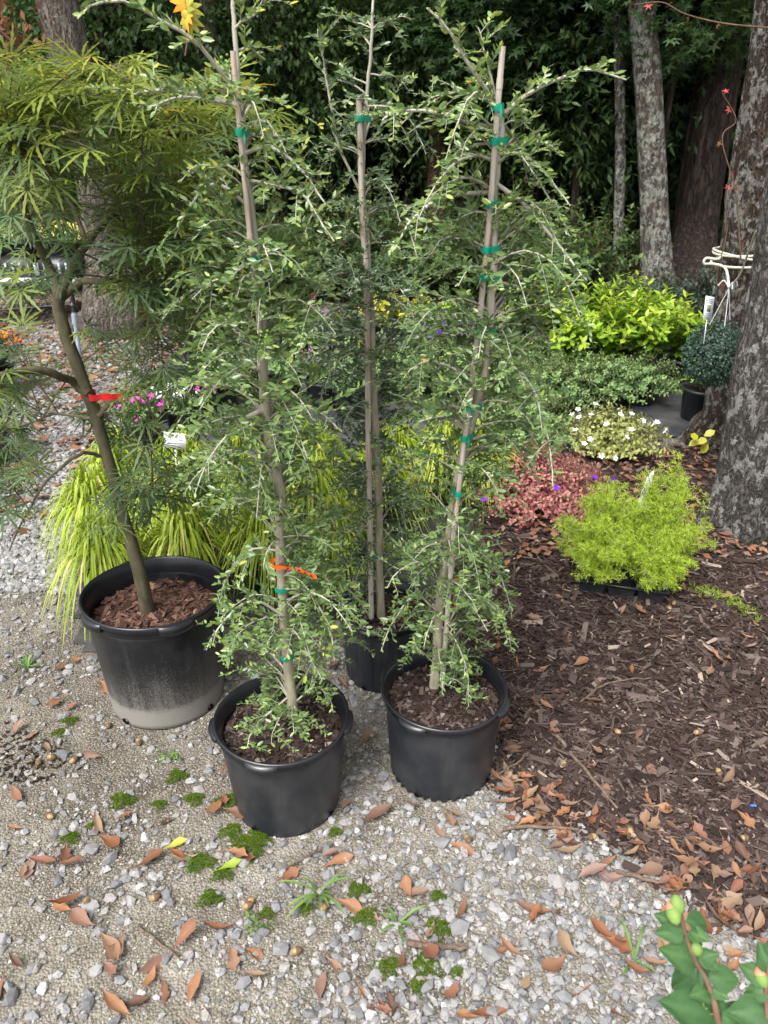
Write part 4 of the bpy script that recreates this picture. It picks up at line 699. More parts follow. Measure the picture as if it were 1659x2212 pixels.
gl = 'arching golden-lime grass clump in a black pot on the ground cloth'; gg_ = 'golden grasses behind the pots'
for x, y in [(-1.02, 2.42), (-.74, 2.52), (-.45, 2.52), (-.17, 2.52), (-1.18, 2.8), (-.9, 2.85), (-.6, 2.88), (-.3, 2.9), (-1.2, 3.15), (-.92, 3.2), (-.62, 3.22), (-.32, 3.25), (-.03, 3.0), (.05, 3.3), (.27, 3.3), (.44, 3.32)]: grass_clump(x, y, gl, gg_)
# laurels, low shrubs and the rest of the stock
for px, py, s in [(1180, 800, .9), (1265, 800, 1.0), (1300, 845, .95), (1385, 845, 1.12), (1460, 835, .78), (1110, 770, .85), (1340, 800, 1.05), (1420, 800, .85), (1225, 850, .8)]:
    p = gp(px, py); potted('anise_shrub', 'upright shrub of glossy lime leaves in a black pot', 'shrub', p[0], p[1], (.12, .2), 'lime', 'lime shrubs before the woods', 'brown_stem', dict(n=20, Hh=.5 * s, Rr=.22 * s, tmpl=LEAF, ll=.08, step=.0125, t0=.2, flat=.45, spread=.72, tip=.45))
for px, py, s in [(1090, 900, 1), (1180, 900, 1.05), (1130, 960, .95), (1240, 880, 1.0), (1310, 880, .9), (1380, 870, .85), (1000, 860, 1), (920, 850, 1.0), (1060, 820, .9), (1190, 830, .95), (830, 850, .9), (1120, 1000, .75)]:
    p = gp(px, py); potted('spreading_holly', 'low spreading shrub of tiny mid-green leaves in a black pot', 'shrub', p[0], p[1], (.11, .15), 'green', 'low spreading green shrubs', 'brown_stem', dict(n=95, Hh=.27 * s, Rr=.37 * s, tmpl=LEAF_2, ll=.028, step=.0085, t0=.2, flat=.95, spread=.8, tip=.45))
p = gp(1318, 985); potted('white_torenia', 'cream and pale green trailing plant dotted with white flowers', 'plant', p[0], p[1], (.1, .09), 'cream', None, 'stem', dict(n=300, Hh=.22, Rr=.32, tmpl=LEAF_2, ll=.032, step=.02, t0=.25, flat=.75, spread=.85, tip=.35, jit=.12), ('white', 22, .03, 'trumpet'))
p = gp(1150, 1090); potted('red_torenia', 'reddish pink trailing plant with a few purple flowers', 'plant', p[0], p[1], None, 'pink', None, 'brown_stem', dict(n=480, Hh=.27, Rr=.42, tmpl=LEAF_2, ll=.027, step=.018, t0=.3, flat=.8, spread=.85, tip=.2, jit=.12), ('purple', 9, .03, 'trumpet'))
p = gp(1155, 1105); t = thing('plant_tray', 'low black tray under the reddish pink trailing plant', 'tray', (p[0], p[1], float(HM(p[0], p[1])))); g = Geo(); box(g, (0, 0, .025), (.24, .15, .045)); g.build('tray_body', M['black'], t); g = Geo(); box(g, (0, 0, .05), (.26, .17, .008)); g.build('tray_rim', M['black'], t)
for px, py, m_, lab, hh, ll, fl in [(815, 745, 'yellow', 'bright yellow leaved shrub behind the dense dark holly', .42, .06, None), (850, 735, 'yellow', 'second yellow leaved shrub, next to the lime one', .4, .06, None), (910, 745, 'yellow', 'yellow shrub beside the white sign', .36, .06, None), (975, 745, 'lime', 'small lime shrub behind the white sign', .38, .05, None), (720, 790, 'greygreen', 'grey-green bushy plant with pink flower spikes', .4, .05, ('lilac', 8, .022, 'spike')), (760, 780, 'greygreen', 'grey-green bushy plant standing behind the hollies, without signs', .42, .05, None), (690, 760, 'greygreen', 'grey-green bushy plant with magenta spikes', .4, .05, ('magenta', 6, .022, 'spike')), (940, 775, 'greygreen', 'grey-green plant topped with deep purple flowers', .27, .04, ('purple', 16, .028, 'spike')), (985, 790, 'greygreen', 'low plant with purple flowers beside the yellow shrub', .25, .04, ('purple', 14, .028, 'spike')), (860, 800, 'greygreen', 'plain grey-green plant behind the ribbed pot holly', .36, .05, None), (780, 830, 'green', 'mid-green bushy plant behind the ribbed pot holly', .32, .04, None), (640, 790, 'green', 'mid-green shrub behind the yellowing holly', .36, .05, None), (570, 770, 'green', 'leafy green shrub near the far end of the cloth', .4, .06, None), (540, 850, 'greygreen', 'grey-green shrub between the pink flowers and the holly stake', .38, .045, None), (620, 870, 'green', 'bushy mid-green shrub behind the golden grass', .36, .04, None), (700, 880, 'greygreen', 'silvery shrub standing between the two back hollies', .38, .045, ('lilac', 5, .02, 'spike')), (480, 880, 'green', 'fine leaved green shrub behind the price sign', .32, .035, None), (760, 900, 'green', 'fine leaved green shrub behind the ribbed pot', .34, .035, None)]:
    p = gp(px, py); potted('potted_shrub', lab, 'shrub', p[0], p[1], (.11, .18), m_, None, 'stem', dict(n=42, Hh=hh * .62, Rr=.21, tmpl=LEAF_2 if m_ != 'yellow' else LEAF_W, ll=ll, step=.015, t0=.15, flat=.6, spread=.75, tip=.35), fl)
for px, py, fm, lab in [(315, 960, 'magenta', 'pot of pink flowers beside the white sign'), (400, 935, 'white', 'pot of white flowers behind the golden grass'), (440, 905, 'magenta', 'pot of pink flowers behind the white ones'), (360, 905, 'white', 'second pot of white flowers at the cloth edge')]:
    p = gp(px, py); potted('flower_pot', lab, 'plant', p[0], p[1], (.1, .15), 'green', None, 'stem', dict(n=40, Hh=.15, Rr=.14, tmpl=LEAF_2, ll=.04, step=.018, t0=.1, flat=.5, spread=.8), (fm, 14, .045, 'trumpet'))
def card(label, px, py, Y, wd, hh, rz, tilt, stickh, name='plant_sign', lines=3):
    p = Q(px, py, Y); t = thing(name, label, 'sign', (p[0], p[1], p[2]), None, rz); t.rotation_euler = (tilt, 0, rz)
    g = Geo(); box(g, (0, 0, 0), (wd, .0015, hh)); g.build('panel', M['card'], t)
    for k in range(lines): g = Geo(); box(g, (0, -.0016, hh * (.3 - .22 * k)), (wd * (.75 if k else .5), .0012, hh * .035)); g.build('text_line', M['pvc'], t)
    g = Geo(); box(g, (0, .0025, -hh / 2 - stickh / 2), (.006, .003, stickh + hh * .6)); g.build('stake', M['card'], t); return t
card('white plastic price sign standing in the golden grass', 378, 952, 2.95, .1, .065, -.25, -.2, .3)
card('small white sign in front of the lime shrub', 990, 693, 5.3, .07, .1, .1, 0, .35, lines=2); card('small white sign among the grey-green plants', 728, 700, 5.6, .09, .06, .2, -.2, .3, lines=2)
# far-left mums and table
p = gp(-5, 850); potted('mum', 'mound of orange and yellow mums at the path edge', 'plant', p[0], p[1], (.13, .18), 'dark', None, 'stem', dict(n=110, Hh=.3, Rr=.27, tmpl=LEAF_2, ll=.035, step=.018, t0=.2, flat=.6, spread=.8), ('orange', 40, .04, 'mum'))
p = gp(-25, 1000); potted('mum', 'dark green bushy mum without flowers at the path edge', 'plant', p[0], p[1], (.13, .18), 'dark', None, 'stem', dict(n=90, Hh=.26, Rr=.25, tmpl=LEAF_2, ll=.035, step=.018, t0=.2, flat=.6, spread=.8))
TY = 7.0; tc = gp(75, 690); tc = np.array([tc[0], tc[1]]); TZ = .42
t = thing('display_table', 'low white topped display table holding trays of mums', 'table', (tc[0], tc[1], 0)); g = Geo(); box(g, (0, 0, TZ - .02), (1.1, .7, .04)); g.build('table_top', M['table'], t)
for sx in (-.48, .48):
    for sy in (-.28, .28): g = Geo(); tube(g, np.array([[sx, sy, 0], [sx * 1.02, sy, TZ - .03]]), .015, 8); g.build('leg', M['black'], t)
g = Geo(); tube(g, np.array([[-.48, -.28, .12], [.48, -.28, .2]]), .01, 6); g.build('brace', M['black'], t)
for k, dx in enumerate((-.32, .08, .4)):
    g = Geo(); box(g, (0, 0, .07), (.36, .6, .14)); tt_ = thing('crate', 'black plastic crate on the white topped table', 'crate', (tc[0] + dx, tc[1], TZ), 'crates on the table'); g.build('crate_body', M['black'], tt_)
    for q in range(6): g = Geo(); box(g, (-.15 + q * .06, -.302, .07), (.02, .006, .1)); g.build('slat', M['pvc'], tt_)
    potted('mum', ['low mum with pale yellow blooms on the table crate', 'green mum with few yellow blooms on the table crate', 'mum with butter yellow blooms at the table end'][k], 'plant', tc[0] + dx, tc[1] - .05, (.13, .12), 'green', None, 'stem', dict(n=80, Hh=.16, Rr=.22, tmpl=LEAF_2, ll=.04, step=.02, t0=.2, flat=.55, spread=.8), ('butter', 45 if k != 1 else 14, .05, 'mum'), z=TZ + .14)
# irrigation riser
p0 = gp(188, 885); t = thing('irrigation_riser', 'grey plastic irrigation riser pipe with a black sprinkler head', 'pipe', (p0[0], p0[1], 0)); top = Q(158, 665, p0[1]) - np.array([p0[0], p0[1], 0])
g = Geo(); tube(g, np.array([[0, 0, -.02], top * .96]), .012, 12); g.build('pipe', M['pvc'], t)
for f_, r_, l_ in ((.3, .016, .05), (.85, .016, .06)): g = Geo(); tube(g, np.array([top * f_, top * f_ + nrm(top) * l_]), r_, 12); g.build('coupling', M['card'] if f_ < .5 else M['pvc'], t)
g = Geo(); tube(g, np.array([top * .95, top, top * 1.02]), [.012, .01, .006], 10); tube(g, np.array([top * 1.02, top * 1.02 + [0, 0, .006], top * 1.02 + [0, 0, .02]]), [.02, .02, .004], 10); g.build('sprinkler_head', M['black'], t); g = Geo(); tube(g, bez(top * .5 + [.014, 0, 0], np.array([.05, -.03, .2]), np.array([.04, -.02, .0]), 10), .004, 6); g.build('feed_tube', M['pipe_black'], t)

# ------------------------------------------------------------------ foxtail fern tray with tag
pt = gp(1345, 1305); rz = -.28; bx = np.array([pt[0], pt[1] + .06]); bz = float(HM(*bx)) - .003; RZ = rotz(rz)[:2, :2]
t = thing('cell_tray', 'black six-cell carry tray on the mulch', 'tray', (bx[0], bx[1], bz), None, rz); cw = .108
g = Geo()
for sx, wx, cx_ in ((1, cw * 3 + .012, 0),):
    for yy in (-cw - .003, 0, cw + .003): box(g, (0, yy, .062), (wx, .009, .007))
    for xx in (-cw * 1.5, -cw * .5, cw * .5, cw * 1.5): box(g, (xx, 0, .0615), (.009, cw * 2 + .006, .0066))
g.build('tray_frame', M['black'], t)
for ix in (-1, 0, 1):
    for iy in (-.5, .5):
        g = Geo(); a, b = cw * .47, cw * .38; v = [[-b, -b, .002], [b, -b, .002], [b, b, .002], [-b, b, .002], [-a, -a, .06], [a, -a, .06], [a, a, .06], [-a, a, .06]]; g.add(v, [[3, 2, 1, 0], [0, 1, 5, 4], [1, 2, 6, 5], [2, 3, 7, 6], [3, 0, 4, 7]]); g.build('cell', M['pot'], t, False, loc=(ix * cw, iy * cw, 0))
NEED = (np.array([[0, 0, 0], [.5, .055, .01], [1, 0, -.03], [.5, -.055, .01]]), np.array([[0, 2, 1], [0, 3, 2]]))
def fern(ix, iy, n, Hh, Rr, seedlab):
    c = bx + RZ @ np.array([ix * cw, iy * cw]); f = thing('foxtail_fern', seedlab, 'fern', (c[0], c[1], bz), 'ferns in the carry tray', rz)
    g = Geo(); a, b = cw * .46, cw * .36; v = [[-b, -b, .006], [b, -b, .006], [b, b, .006], [-b, b, .006], [-a, -a, .095], [a, -a, .095], [a, a, .095], [-a, a, .095], [-a * .9, -a * .9, .09], [a * .9, -a * .9, .09], [a * .9, a * .9, .09], [-a * .9, a * .9, .09]]
    g.add(v, [[3, 2, 1, 0], [0, 1, 5, 4], [1, 2, 6, 5], [2, 3, 7, 6], [3, 0, 4, 7], [4, 5, 9, 8], [5, 6, 10, 9], [6, 7, 11, 10], [7, 4, 8, 11]]); o = g.build('pot', M['pot'], f, False); g = Geo(); g.add([[-a * .91, -a * .91, .08], [a * .91, -a * .91, .08], [a * .91, a * .91, .08], [-a * .91, a * .91, .08]], [[0, 1, 2, 3]]); g.build('soil', M['soil'], o)
    st = Geo(); lf = Geo(); P_ = []; D_ = []; T_ = []
    for k in range(n):
        an = rng.uniform(0, 6.28); u = math.sqrt(rng.uniform()); E = np.array([Rr * u * math.cos(an), Rr * u * math.sin(an), .09 + Hh * (1 - .75 * u ** 2) * rng.uniform(.75, 1.1)]); S = np.array([math.cos(an), math.sin(an), 0]) * .015 + [0, 0, .085]; B = S + (E - S) * np.array([.35, .35, .75]); P = bez(S, B, E, 10); tube(st, P, .0012, 4, cap=False)
        for q in np.linspace(.25, 1, 17):
            i = min(9, int(q * 9)); m = 2; bse = P[i] + rng.normal(0, .004, 3)
            for s_ in range(m):                   # side sprig of whorled needles
                d = randdir(1, .2)[0]; l = rng.uniform(.012, .035) * (1.3 - q * .6); e = bse + d * l
                for w_ in (.55, 1.0): nn = 7; P_.append(np.repeat((bse + (e - bse) * w_)[None], nn, 0)); D_.append(randdir(nn) + d * .5); T_.append(np.full(nn, np.clip(rng.normal(.5, .17) + (rng.uniform() > .965) * .5, 0, 1)))
    P_ = np.concatenate(P_); scatter(lf, NEED[0], NEED[1], P_, np.concatenate(D_), randdir(len(P_)), rng.uniform(.013, .023, len(P_)), np.concatenate(T_)); st.build('stems', M['stem'], f, kind='stuff'); lf.build('foliage', M['fern'], f, kind='stuff')
fl_ = 'feathery lime foxtail fern in a square pot of the carry tray'
fern(-1, -.5, 34, .21, .18, fl_); fern(1, -.5, 36, .22, .15, fl_); fern(-.9, .5, 40, .3, .2, fl_); fern(.1, .5, 44, .31, .2, fl_); fern(1.05, .5, 50, .43, .2, fl_)
f = thing('fern_sprig', 'loose lime fern frond trailing on the mulch beside the tray', 'frond', (0, 0, 0)); A0 = gp(1450, 1275, .05); B0 = gp(1530, 1290, .05); C0 = gp(1630, 1335, .05); P = bez(A0, B0, C0, 30); P[:, 2] = HM(P[:, 0], P[:, 1]) + .012 + .02 * np.sin(np.linspace(0, 3, 30)); g = Geo(); tube(g, P, .001, 4); g.build('stem', M['stem'], f); lf = Geo()
for q in range(8, 30):
    for _ in range(6): bse = P[q] + rng.normal(0, .016, 3) * np.array([1, 1, .4]); scatter(lf, NEED[0], NEED[1], np.repeat(bse[None], 7, 0), randdir(7, .2), randdir(7), .013, rng.uniform(.05, .5))
lf.build('needles', M['fern'], f, kind='stuff')
tp = Q(1398, 1045, 2.55); t = thing('plant_tag', 'narrow white plastic tag stuck in the lime ferns', 'tag', tuple(tp)); t.rotation_euler = (-.1, .1, -1.25); g = Geo(); g.add([[-.014, 0, -.13], [.014, 0, -.13], [.016, .004, .02], [-.016, .004, .02], [.006, .006, .055], [.001, .007, .06]], [[0, 1, 2, 3], [3, 2, 4, 5]]); g.build('blade', M['card'], t); g = Geo(); tube(g, np.array([[.006 * math.cos(a), -.0015, -.035 + .009 * math.sin(a)] for a in np.linspace(0, 6.28, 16)]), .0012, 4); tube(g, np.array([[-.006, -.0015, -.035], [-.007, -.0018, -.062]]), .0012, 4); g.build('ink_mark', M['ink'], t)

# ------------------------------------------------------------------ trunks
BIG = []
def trunk(name, label, pts, radii, mat, sides=40, n=60, ridge=.06, cat='tree', k1=11, group=None, flare=0, up=0, crown=None):
    P = [np.asarray(p, float) for p in pts]
    if up: d = nrm(P[-1] - P[-2]); P.append(P[-1] + d * up)
    rad = list(radii) + ([radii[-1] * .75] if up else [])
    seg = np.r_[0, np.cumsum(np.linalg.norm(np.diff(P, axis=0), axis=1))]; P2 = resample(P, n); rr = np.interp(np.linspace(0, len(P) - 1, n), np.arange(len(P)), rad); b = P2[0].copy(); t = thing(name, label, cat, tuple(b), group)
    def disp(a, s, p):
        zz = p[:, 2:3]; q = np.stack(np.broadcast_arrays(np.cos(a) * 2.2, np.sin(a) * 2.2, zz * 2.0), -1); ang = a + .25 * noise(np.concatenate([np.cos(a)[..., None] * np.ones((len(p), 1, 1)), np.sin(a)[..., None] * np.ones((len(p), 1, 1)), zz[..., None] * np.ones((1, a.shape[1], 1))], -1), 2.2, 3)
        d = 1 + ridge * np.sin(ang * k1 + 2.2 * np.sin(zz * 4)) * (.6 + .4 * np.sin(zz * 9 + a * 3)) + ridge * .6 * noise(q, 2.4, 2)
        if flare: d = d + flare * np.exp(-s * 9) * (.55 + .45 * np.sin(a * 5 + 1))
        return d
    g = Geo(); tube(g, P2 - b, rr, sides, disp=disp); g.build('trunk', M[mat], t)
    if P2[0][1] > 5: BIG.append((t, P2))
    return t, P2
def VT(px, py, Y, lean=0): return Q(px, py, Y)
oakA, _ = trunk('oak_tree', 'massive grey oak with white lichen, rising beside the fern tray', [gp(1645, 1175) - [0, -.13, .03], Q(1640, 1050, 2.98), Q(1664, 850, 2.98), Q(1706, 650, 3.0), Q(1745, 420, 3.02), Q(1790, 200, 3.05), Q(1830, -60, 3.05)], [.21, .17, .155, .15, .145, .14, .138], 'oak', 120, 150, .03, k1=17, flare=.38, up=2.5)
oakB, PoB = trunk('oak_tree', 'brown oak blotched with lichen, tied with white rope', [gp(1583, 975) - [0, -.15, .03], Q(1590, 900, 4.0), Q(1600, 760, 4.0), Q(1622, 560, 4.0), Q(1645, 380, 4.0), Q(1676, 180, 4.0), Q(1702, -20, 4.0)], [.2, .165, .15, .143, .137, .13, .125], 'oak_brown', 110, 140, .045, k1=15, flare=.3, up=3)
trunk('hardwood_tree', 'stout grey hardwood behind the maple, bark streaked with lichen', [gp(250, 700) - [0, 0, .12], gp(248, 690, .12), Q(234, 560, 6.85), Q(215, 420, 6.85), Q(180, 220, 6.85), Q(122, 0, 6.85)], [.31, .25, .19, .172, .165, .15], 'trunk_grey', 60, 110, .03, flare=.5, up=5)
trunk('hardwood_tree', 'slim pale trunk mottled with lichen standing in front of the dark leaning one', [gp(1425, 665) - [0, 0, .03], Q(1415, 500, 7.4), Q(1408, 330, 7.4), Q(1398, 150, 7.4), Q(1383, -10, 7.4)], [.155, .125, .115, .11, .105], 'trunk_pale', 50, 90, .03, flare=.25, up=5)
trunk('hardwood_tree', 'thick dark leaning trunk in the shade behind the pale slim one', [gp(1485, 650) - [0, 0, .03], Q(1500, 500, 8.2), Q(1530, 300, 8.2), Q(1562, 130, 8.2), Q(1590, -20, 8.2)], [.26, .21, .195, .18, .17], 'trunk_dark', 60, 90, .05, flare=.3, up=5)
trunk('sapling_tree', 'thin sapling trunk spotted with pale lichen at the wood edge', [gp(1338, 650) - [0, 0, .03], Q(1336, 500, 7.8), Q(1340, 330, 7.8), Q(1338, 150, 7.8), Q(1335, 0, 7.8)], [.06, .05, .046, .043, .04], 'trunk_pale', 30, 60, .03, up=4)
trunk('pine_tree', 'straight reddish brown pine trunk deep in the wood', [gp(940, 600) - [0, 0, .03], Q(944, 450, 9.6), Q(950, 200, 9.6), Q(954, -10, 9.6)], [.14, .12, .115, .11], 'trunk_red', 40, 70, .05, flare=.2, up=6)
trunk('hardwood_tree', 'slender grey trunk rising behind the yellowing holly', [gp(475, 640) - [0, 0, .03], Q(470, 450, 8.5), Q(458, 220, 8.5), Q(440, -10, 8.5)], [.13, .11, .1, .095], 'trunk_grey', 40, 70, .04, flare=.2, up=6)
far_tr = [(320, 610, 10.5, .09), (560, 600, 11, .1), (640, 590, 11.5, .07), (700, 595, 12.5, .12), (850, 590, 12, .06), (1010, 590, 11, .07), (1080, 590, 12.5, .11), (1160, 590, 10.5, .06), (1250, 585, 12, .1), (1530, 600, 9.8, .08), (1290, 590, 11, .05), (60, 610, 11, .11), (390, 600, 13, .1)]
for k, (px, py, Yd, r) in enumerate(far_tr):
    b = Q(px, 600, Yd); b[2] = -.03; tp_ = b + np.array([rng.normal(0, .15), rng.normal(0, .15), 4.0]); trunk('woodland_tree', 'thin dark tree trunk deep in the shaded wood', [b, (b + tp_) / 2 + rng.normal(0, .06, 3), tp_], [r, r * .85, r * .75], 'trunk_dark' if k % 3 else 'trunk_red', 20, 30, .05, group='dark trunks deep in the wood', up=4)

# ------------------------------------------------------------------ woodland foliage
def crown_mesh(name, n_spray, per, tmpl, ll, mat, rad=(1, 1, 1), hollow=.35, droop=.25):
    g = Geo(); d = randdir(n_spray); r = rng.uniform(hollow, 1, n_spray) ** .5; c = d * r[:, None] * (1 + .22 * noise(d, 2.6, 3))[:, None] * np.array(rad); cl = .25 + .3 * np.clip(noise(c, 2.0, 1), -1, 1)
    out = nrm(d + rng.normal(0, .5, d.shape)); out[:, 2] -= droop; out = nrm(out); pos = []; dr = []; tt = []
    for k in range(per):
        u = (k + .5) / per; pos.append(c + out * (u * .3 - .1) + rng.normal(0, .03, c.shape)); dr.append(out * .5 + rng.normal(0, .6, c.shape) + np.array([0, 0, -.2])); tt.append(np.clip(cl + .18 + .18 * rng.normal(0, 1, n_spray), 0, 1))
    pos = np.concatenate(pos); n = len(pos); scatter(g, tmpl[0], tmpl[1], pos, np.concatenate(dr), np.array([0, -.15, 1.0]) + rng.normal(0, .45, (n, 3)), ll * rng.uniform(.7, 1.25, n), np.concatenate(tt))
    sp = np.arange(0, n_spray, 3)
    return g.mesh(name, M[mat])
CM = [crown_mesh('crown', 900, 11, LEAF_2, .085, 'forest'), crown_mesh('crown', 1100, 11, LEAF_2N, .075, 'forest'), crown_mesh('crown', 520, 10, STAR, .11, 'star'), crown_mesh('crown', 1500, 9, LEAF_2, .06, 'forest'), crown_mesh('crown', 700, 9, LEAF_2, .06, 'greygreen')]
def tree(x, y, z, rad, cm, label, group, tr=.05, lean=0.0, name='woodland_tree', mat='trunk_dark', cat='tree'):
    t = thing(name, label, cat, (x, y, 0), group); g = Geo(); P = resample([[0, 0, -.05], [lean * .4, .05, z * .5], [lean, 0, z + rad[2] * .5]], 14); tube(g, P, np.linspace(tr, tr * .4, 14), 10); tk = g.build('trunk', M[mat], t)
    g = Geo()
    for k in range(7):
        a = k * 2.4 + rng.uniform(0, 1); zz = z - rad[2] * .6 + k * rad[2] * .16; s = np.array([lean * zz / (z + .1), 0, zz]); e = s + np.array([math.cos(a) * rad[0] * .75, math.sin(a) * rad[1] * .75, rad[2] * .3]); tube(g, bez(s, (s + e) / 2 + [0, 0, .1], e, 8), np.linspace(tr * .45, .006, 8), 6)
    g.build('limbs', M[mat], t, kind='stuff'); c = bpy.data.objects.new('crown', CM[cm]); COL.objects.link(c); c.parent = t; c.location = (lean, 0, z); c.scale = rad; c.rotation_euler = (0, 0, rng.uniform(0, 6.28)); return t
# understorey in view
us = []
for k in range(27):
    Yd = rng.uniform(9.2, 15.5); hw = (Yd * .93 + .6) * .53; us.append((rng.uniform(-hw, hw), Yd))
for k, (x_, y_) in enumerate(us): r_ = rng.uniform(1.1, 1.7); tree(x_, y_, rng.uniform(1.3, 2.6), (r_, r_, rng.uniform(1.1, 1.6)), int(rng.choice([0, 1, 3])), 'leafy understorey tree in the shaded wood', 'understorey trees in the wood', .045, rng.normal(0, .2))
for x_, y_, z_, r_ in [(2.6, 7.9, 2.75, 1.0), (1.2, 9.0, 2.5, 1.1), (3.1, 9.4, 2.2, 1.2), (2.0, 8.6, 3.2, 1.2)]: tree(x_, y_, z_, (r_, r_, .85), 2, 'sweetgum with star shaped leaves over the wood edge', 'sweetgums at the wood edge', .05)
for x_, y_ in [(-2.6, 8.3), (-1.2, 9.3), (-3.6, 9.0)]: tree(x_, y_, 2.1, (1.1, 1.0, 1.3), 3, 'brighter leafy sapling behind the maple', 'saplings behind the maple', .04)
for t_, p_ in BIG:                              # crowns of the big trunks, high above the picture
    for q in range(1):
        c = bpy.data.objects.new('crown', CM[q]); COL.objects.link(c); c.parent = t_; c.location = tuple(p_[-1] - p_[0] + np.array([rng.normal(0, .8), .6 + rng.normal(0, .6), .6 + q * 1.2])); c.scale = (2.3, 2.3, 1.3)
# tall trees added for a canopy above the frame that darkens the wood
for k in range(18):
    x_ = rng.uniform(-11, 11); y_ = rng.uniform(7.5, 20)
    if abs(x_) < .62 * y_ and y_ < 14: x_ = math.copysign(.62 * y_ + rng.uniform(.3, 3), x_)
    tree(x_, y_, rng.uniform(6.0, 9.5), (2.6, 2.6, 1.7), int(rng.choice([0, 1])), 'tall forest tree whose crown closes the canopy', 'tall canopy trees', .12)
g = Geo(); n = 60000; a = rng.uniform(-1.0, 1.0, n); rr = rng.uniform(17, 21, n); z_ = rng.uniform(0, 5.2, n) ** 1.0; pos = np.stack([rr * np.sin(a), rr * np.cos(a), z_], -1); k = noise(pos, .9, 2) + .9 * (z_ < 2.2) > .12; pos = pos[k]; n = len(pos)
scatter(g, LEAF_2[0], LEAF_2[1], pos, randdir(n, -.2), np.array([0, -.4, 1]) + rng.normal(0, .4, (n, 3)), rng.uniform(.16, .34, n), np.clip(.35 + .2 * rng.normal(0, 1, n) + .15 * noise(pos, 1.3, 4), 0, 1)); o = g.build('far_woodland', M['forest'], kind='stuff'); tag(o, 'far mass of dark woodland foliage closing the view', 'woodland'); o['kind'] = 'stuff'
# dark shrubs along the wood edge
for k, (px, py, m_, s) in enumerate([(1450, 690, 'dark', 1), (1520, 680, 'dark', 1.1), (1590, 690, 'dark', 1.1), (1380, 680, 'dark', .9), (1230, 665, 'forest', 1.1), (1150, 660, 'forest', 1.0), (1060, 655, 'forest', 1.2), (960, 650, 'forest', 1.2), (860, 650, 'forest', 1.2), (740, 655, 'forest', 1.2), (640, 655, 'forest', 1.2), (540, 660, 'forest', 1.2), (430, 665, 'forest', 1.1), (340, 660, 'forest', 1.0), (1300, 640, 'forest', 1.2), (1130, 625, 'forest', 1.5), (980, 620, 'forest', 1.5), (800, 620, 'forest', 1.5), (680, 620, 'forest', 1.5), (140, 625, 'forest', 1.4), (20, 625, 'forest', 1.5), (500, 625, 'forest', 1.5)]):
    p = gp(px, py); potted('edge_shrub', 'small blue-black leaved shrub before the dark trunks' if m_ == 'dark' else 'bushy green shrub along the edge of the wood', 'shrub', p[0], p[1], None, m_, 'dark shrubs at the wood edge' if m_ == 'dark' else 'green shrubs at the wood edge', 'brown_stem', dict(n=55, Hh=.45 * s if m_ == 'dark' else .75 * s, Rr=.42 * s if m_ == 'dark' else .55 * s, tmpl=LEAF_2, ll=.05 if m_ == 'dark' else .075, step=.02, t0=.1, flat=.5, spread=.8))
# cable line and shade pots before the wood
t = thing('cable_fence', 'thin rail line with a blue post at the wood edge', 'fence', (0, 0, 0)); a = Q(1190, 590, 8.3); b = Q(1560, 600, 8.3)
for dz in (0, -.06): g = Geo(); tube(g, np.array([a + [0, 0, dz], b + [0, 0, dz]]), .008, 6); g.build('rail', M['pvc'], t)
g = Geo(); c = Q(1392, 600, 8.3); tube(g, np.array([[c[0], c[1], -.02], [c[0], c[1], c[2] + .02]]), .022, 8); g.build('post', M['pvc'], t)
for xp in (1215, 1545): g = Geo(); c = Q(xp, 600, 8.3); tube(g, np.array([[c[0], c[1], -.02], [c[0], c[1], c[2] + .02]]), .015, 8); g.build('post', M['brown_stem'], t)
card('tiny white tag by the blue post at the wood edge', 1372, 632, 7.9, .1, .08, 0, 0, .5, lines=0)

# ------------------------------------------------------------------ rope, hanging basket and its sign
oc = Q(1612, 565, 4.0); rz_ = .16
def wrap(zc, slope): return np.array([[oc[0] + (rz_ + .004) * math.cos(a), oc[1] + (rz_ + .004) * math.sin(a), zc + slope * math.cos(a)] for a in np.linspace(0, 2 * math.pi, 40)])
t = thing('rope', 'white rope wound round the brown oak and hanging down', 'rope', (0, 0, 0)); zr = Q(1560, 550, 3.85)[2]
for dz, sl_ in ((0, .02), (-.03, -.025), (-.055, .015)): g = Geo(); tube(g, wrap(zr + dz, sl_), .006, 7); g.build('loop', M['rope'], t)
hook = Q(1575, 622, 3.62); k0 = Q(1548, 560, 3.8)
g = Geo(); tube(g, resample([k0 + [.03, .02, .01], k0, k0 + [-.05, 0, .005], k0 + [-.055, 0, -.02], k0 + [-.01, -.01, -.02], (k0 + hook) / 2 + [.01, 0, .02], hook], 30), .006, 7); g.build('hanging_tail', M['rope'], t)
g = Geo(); tube(g, resample([Q(1700, 480, 3.1), Q(1640, 495, 3.15), Q(1622, 530, 3.3), Q(1600, 590, 3.5), hook], 26), .004, 7); g.build('cross_line', M['rope'], t)
bc = Q(1546, 765, 3.6); br_ = .15
t = thing('hanging_basket', 'round blue-green hanging plant in front of the roped oak', 'hanging plant', tuple(bc))
g = Geo(); lathe(g, [(.01, -.07), (.06, -.065), (.085, .0), (.09, .01), (.08, .012), (.02, .0)], 30); g.build('basket', M['black'], t); hk = hook - bc
for k in range(3):
    a = k * 2.09 + .4; g = Geo(); e = np.array([.09 * math.cos(a), .09 * math.sin(a), .01]); tube(g, np.array([hk, e]), .0018, 5); g.build('hanger_wire', M['wire'], t); g = Geo(); tube(g, resample([hk, hk + [.03 * math.cos(a), .03 * math.sin(a), .03], hk + [.05 * math.cos(a), .05 * math.sin(a), .005]], 10), .003, 6); g.build('hook', M['wire'], t)
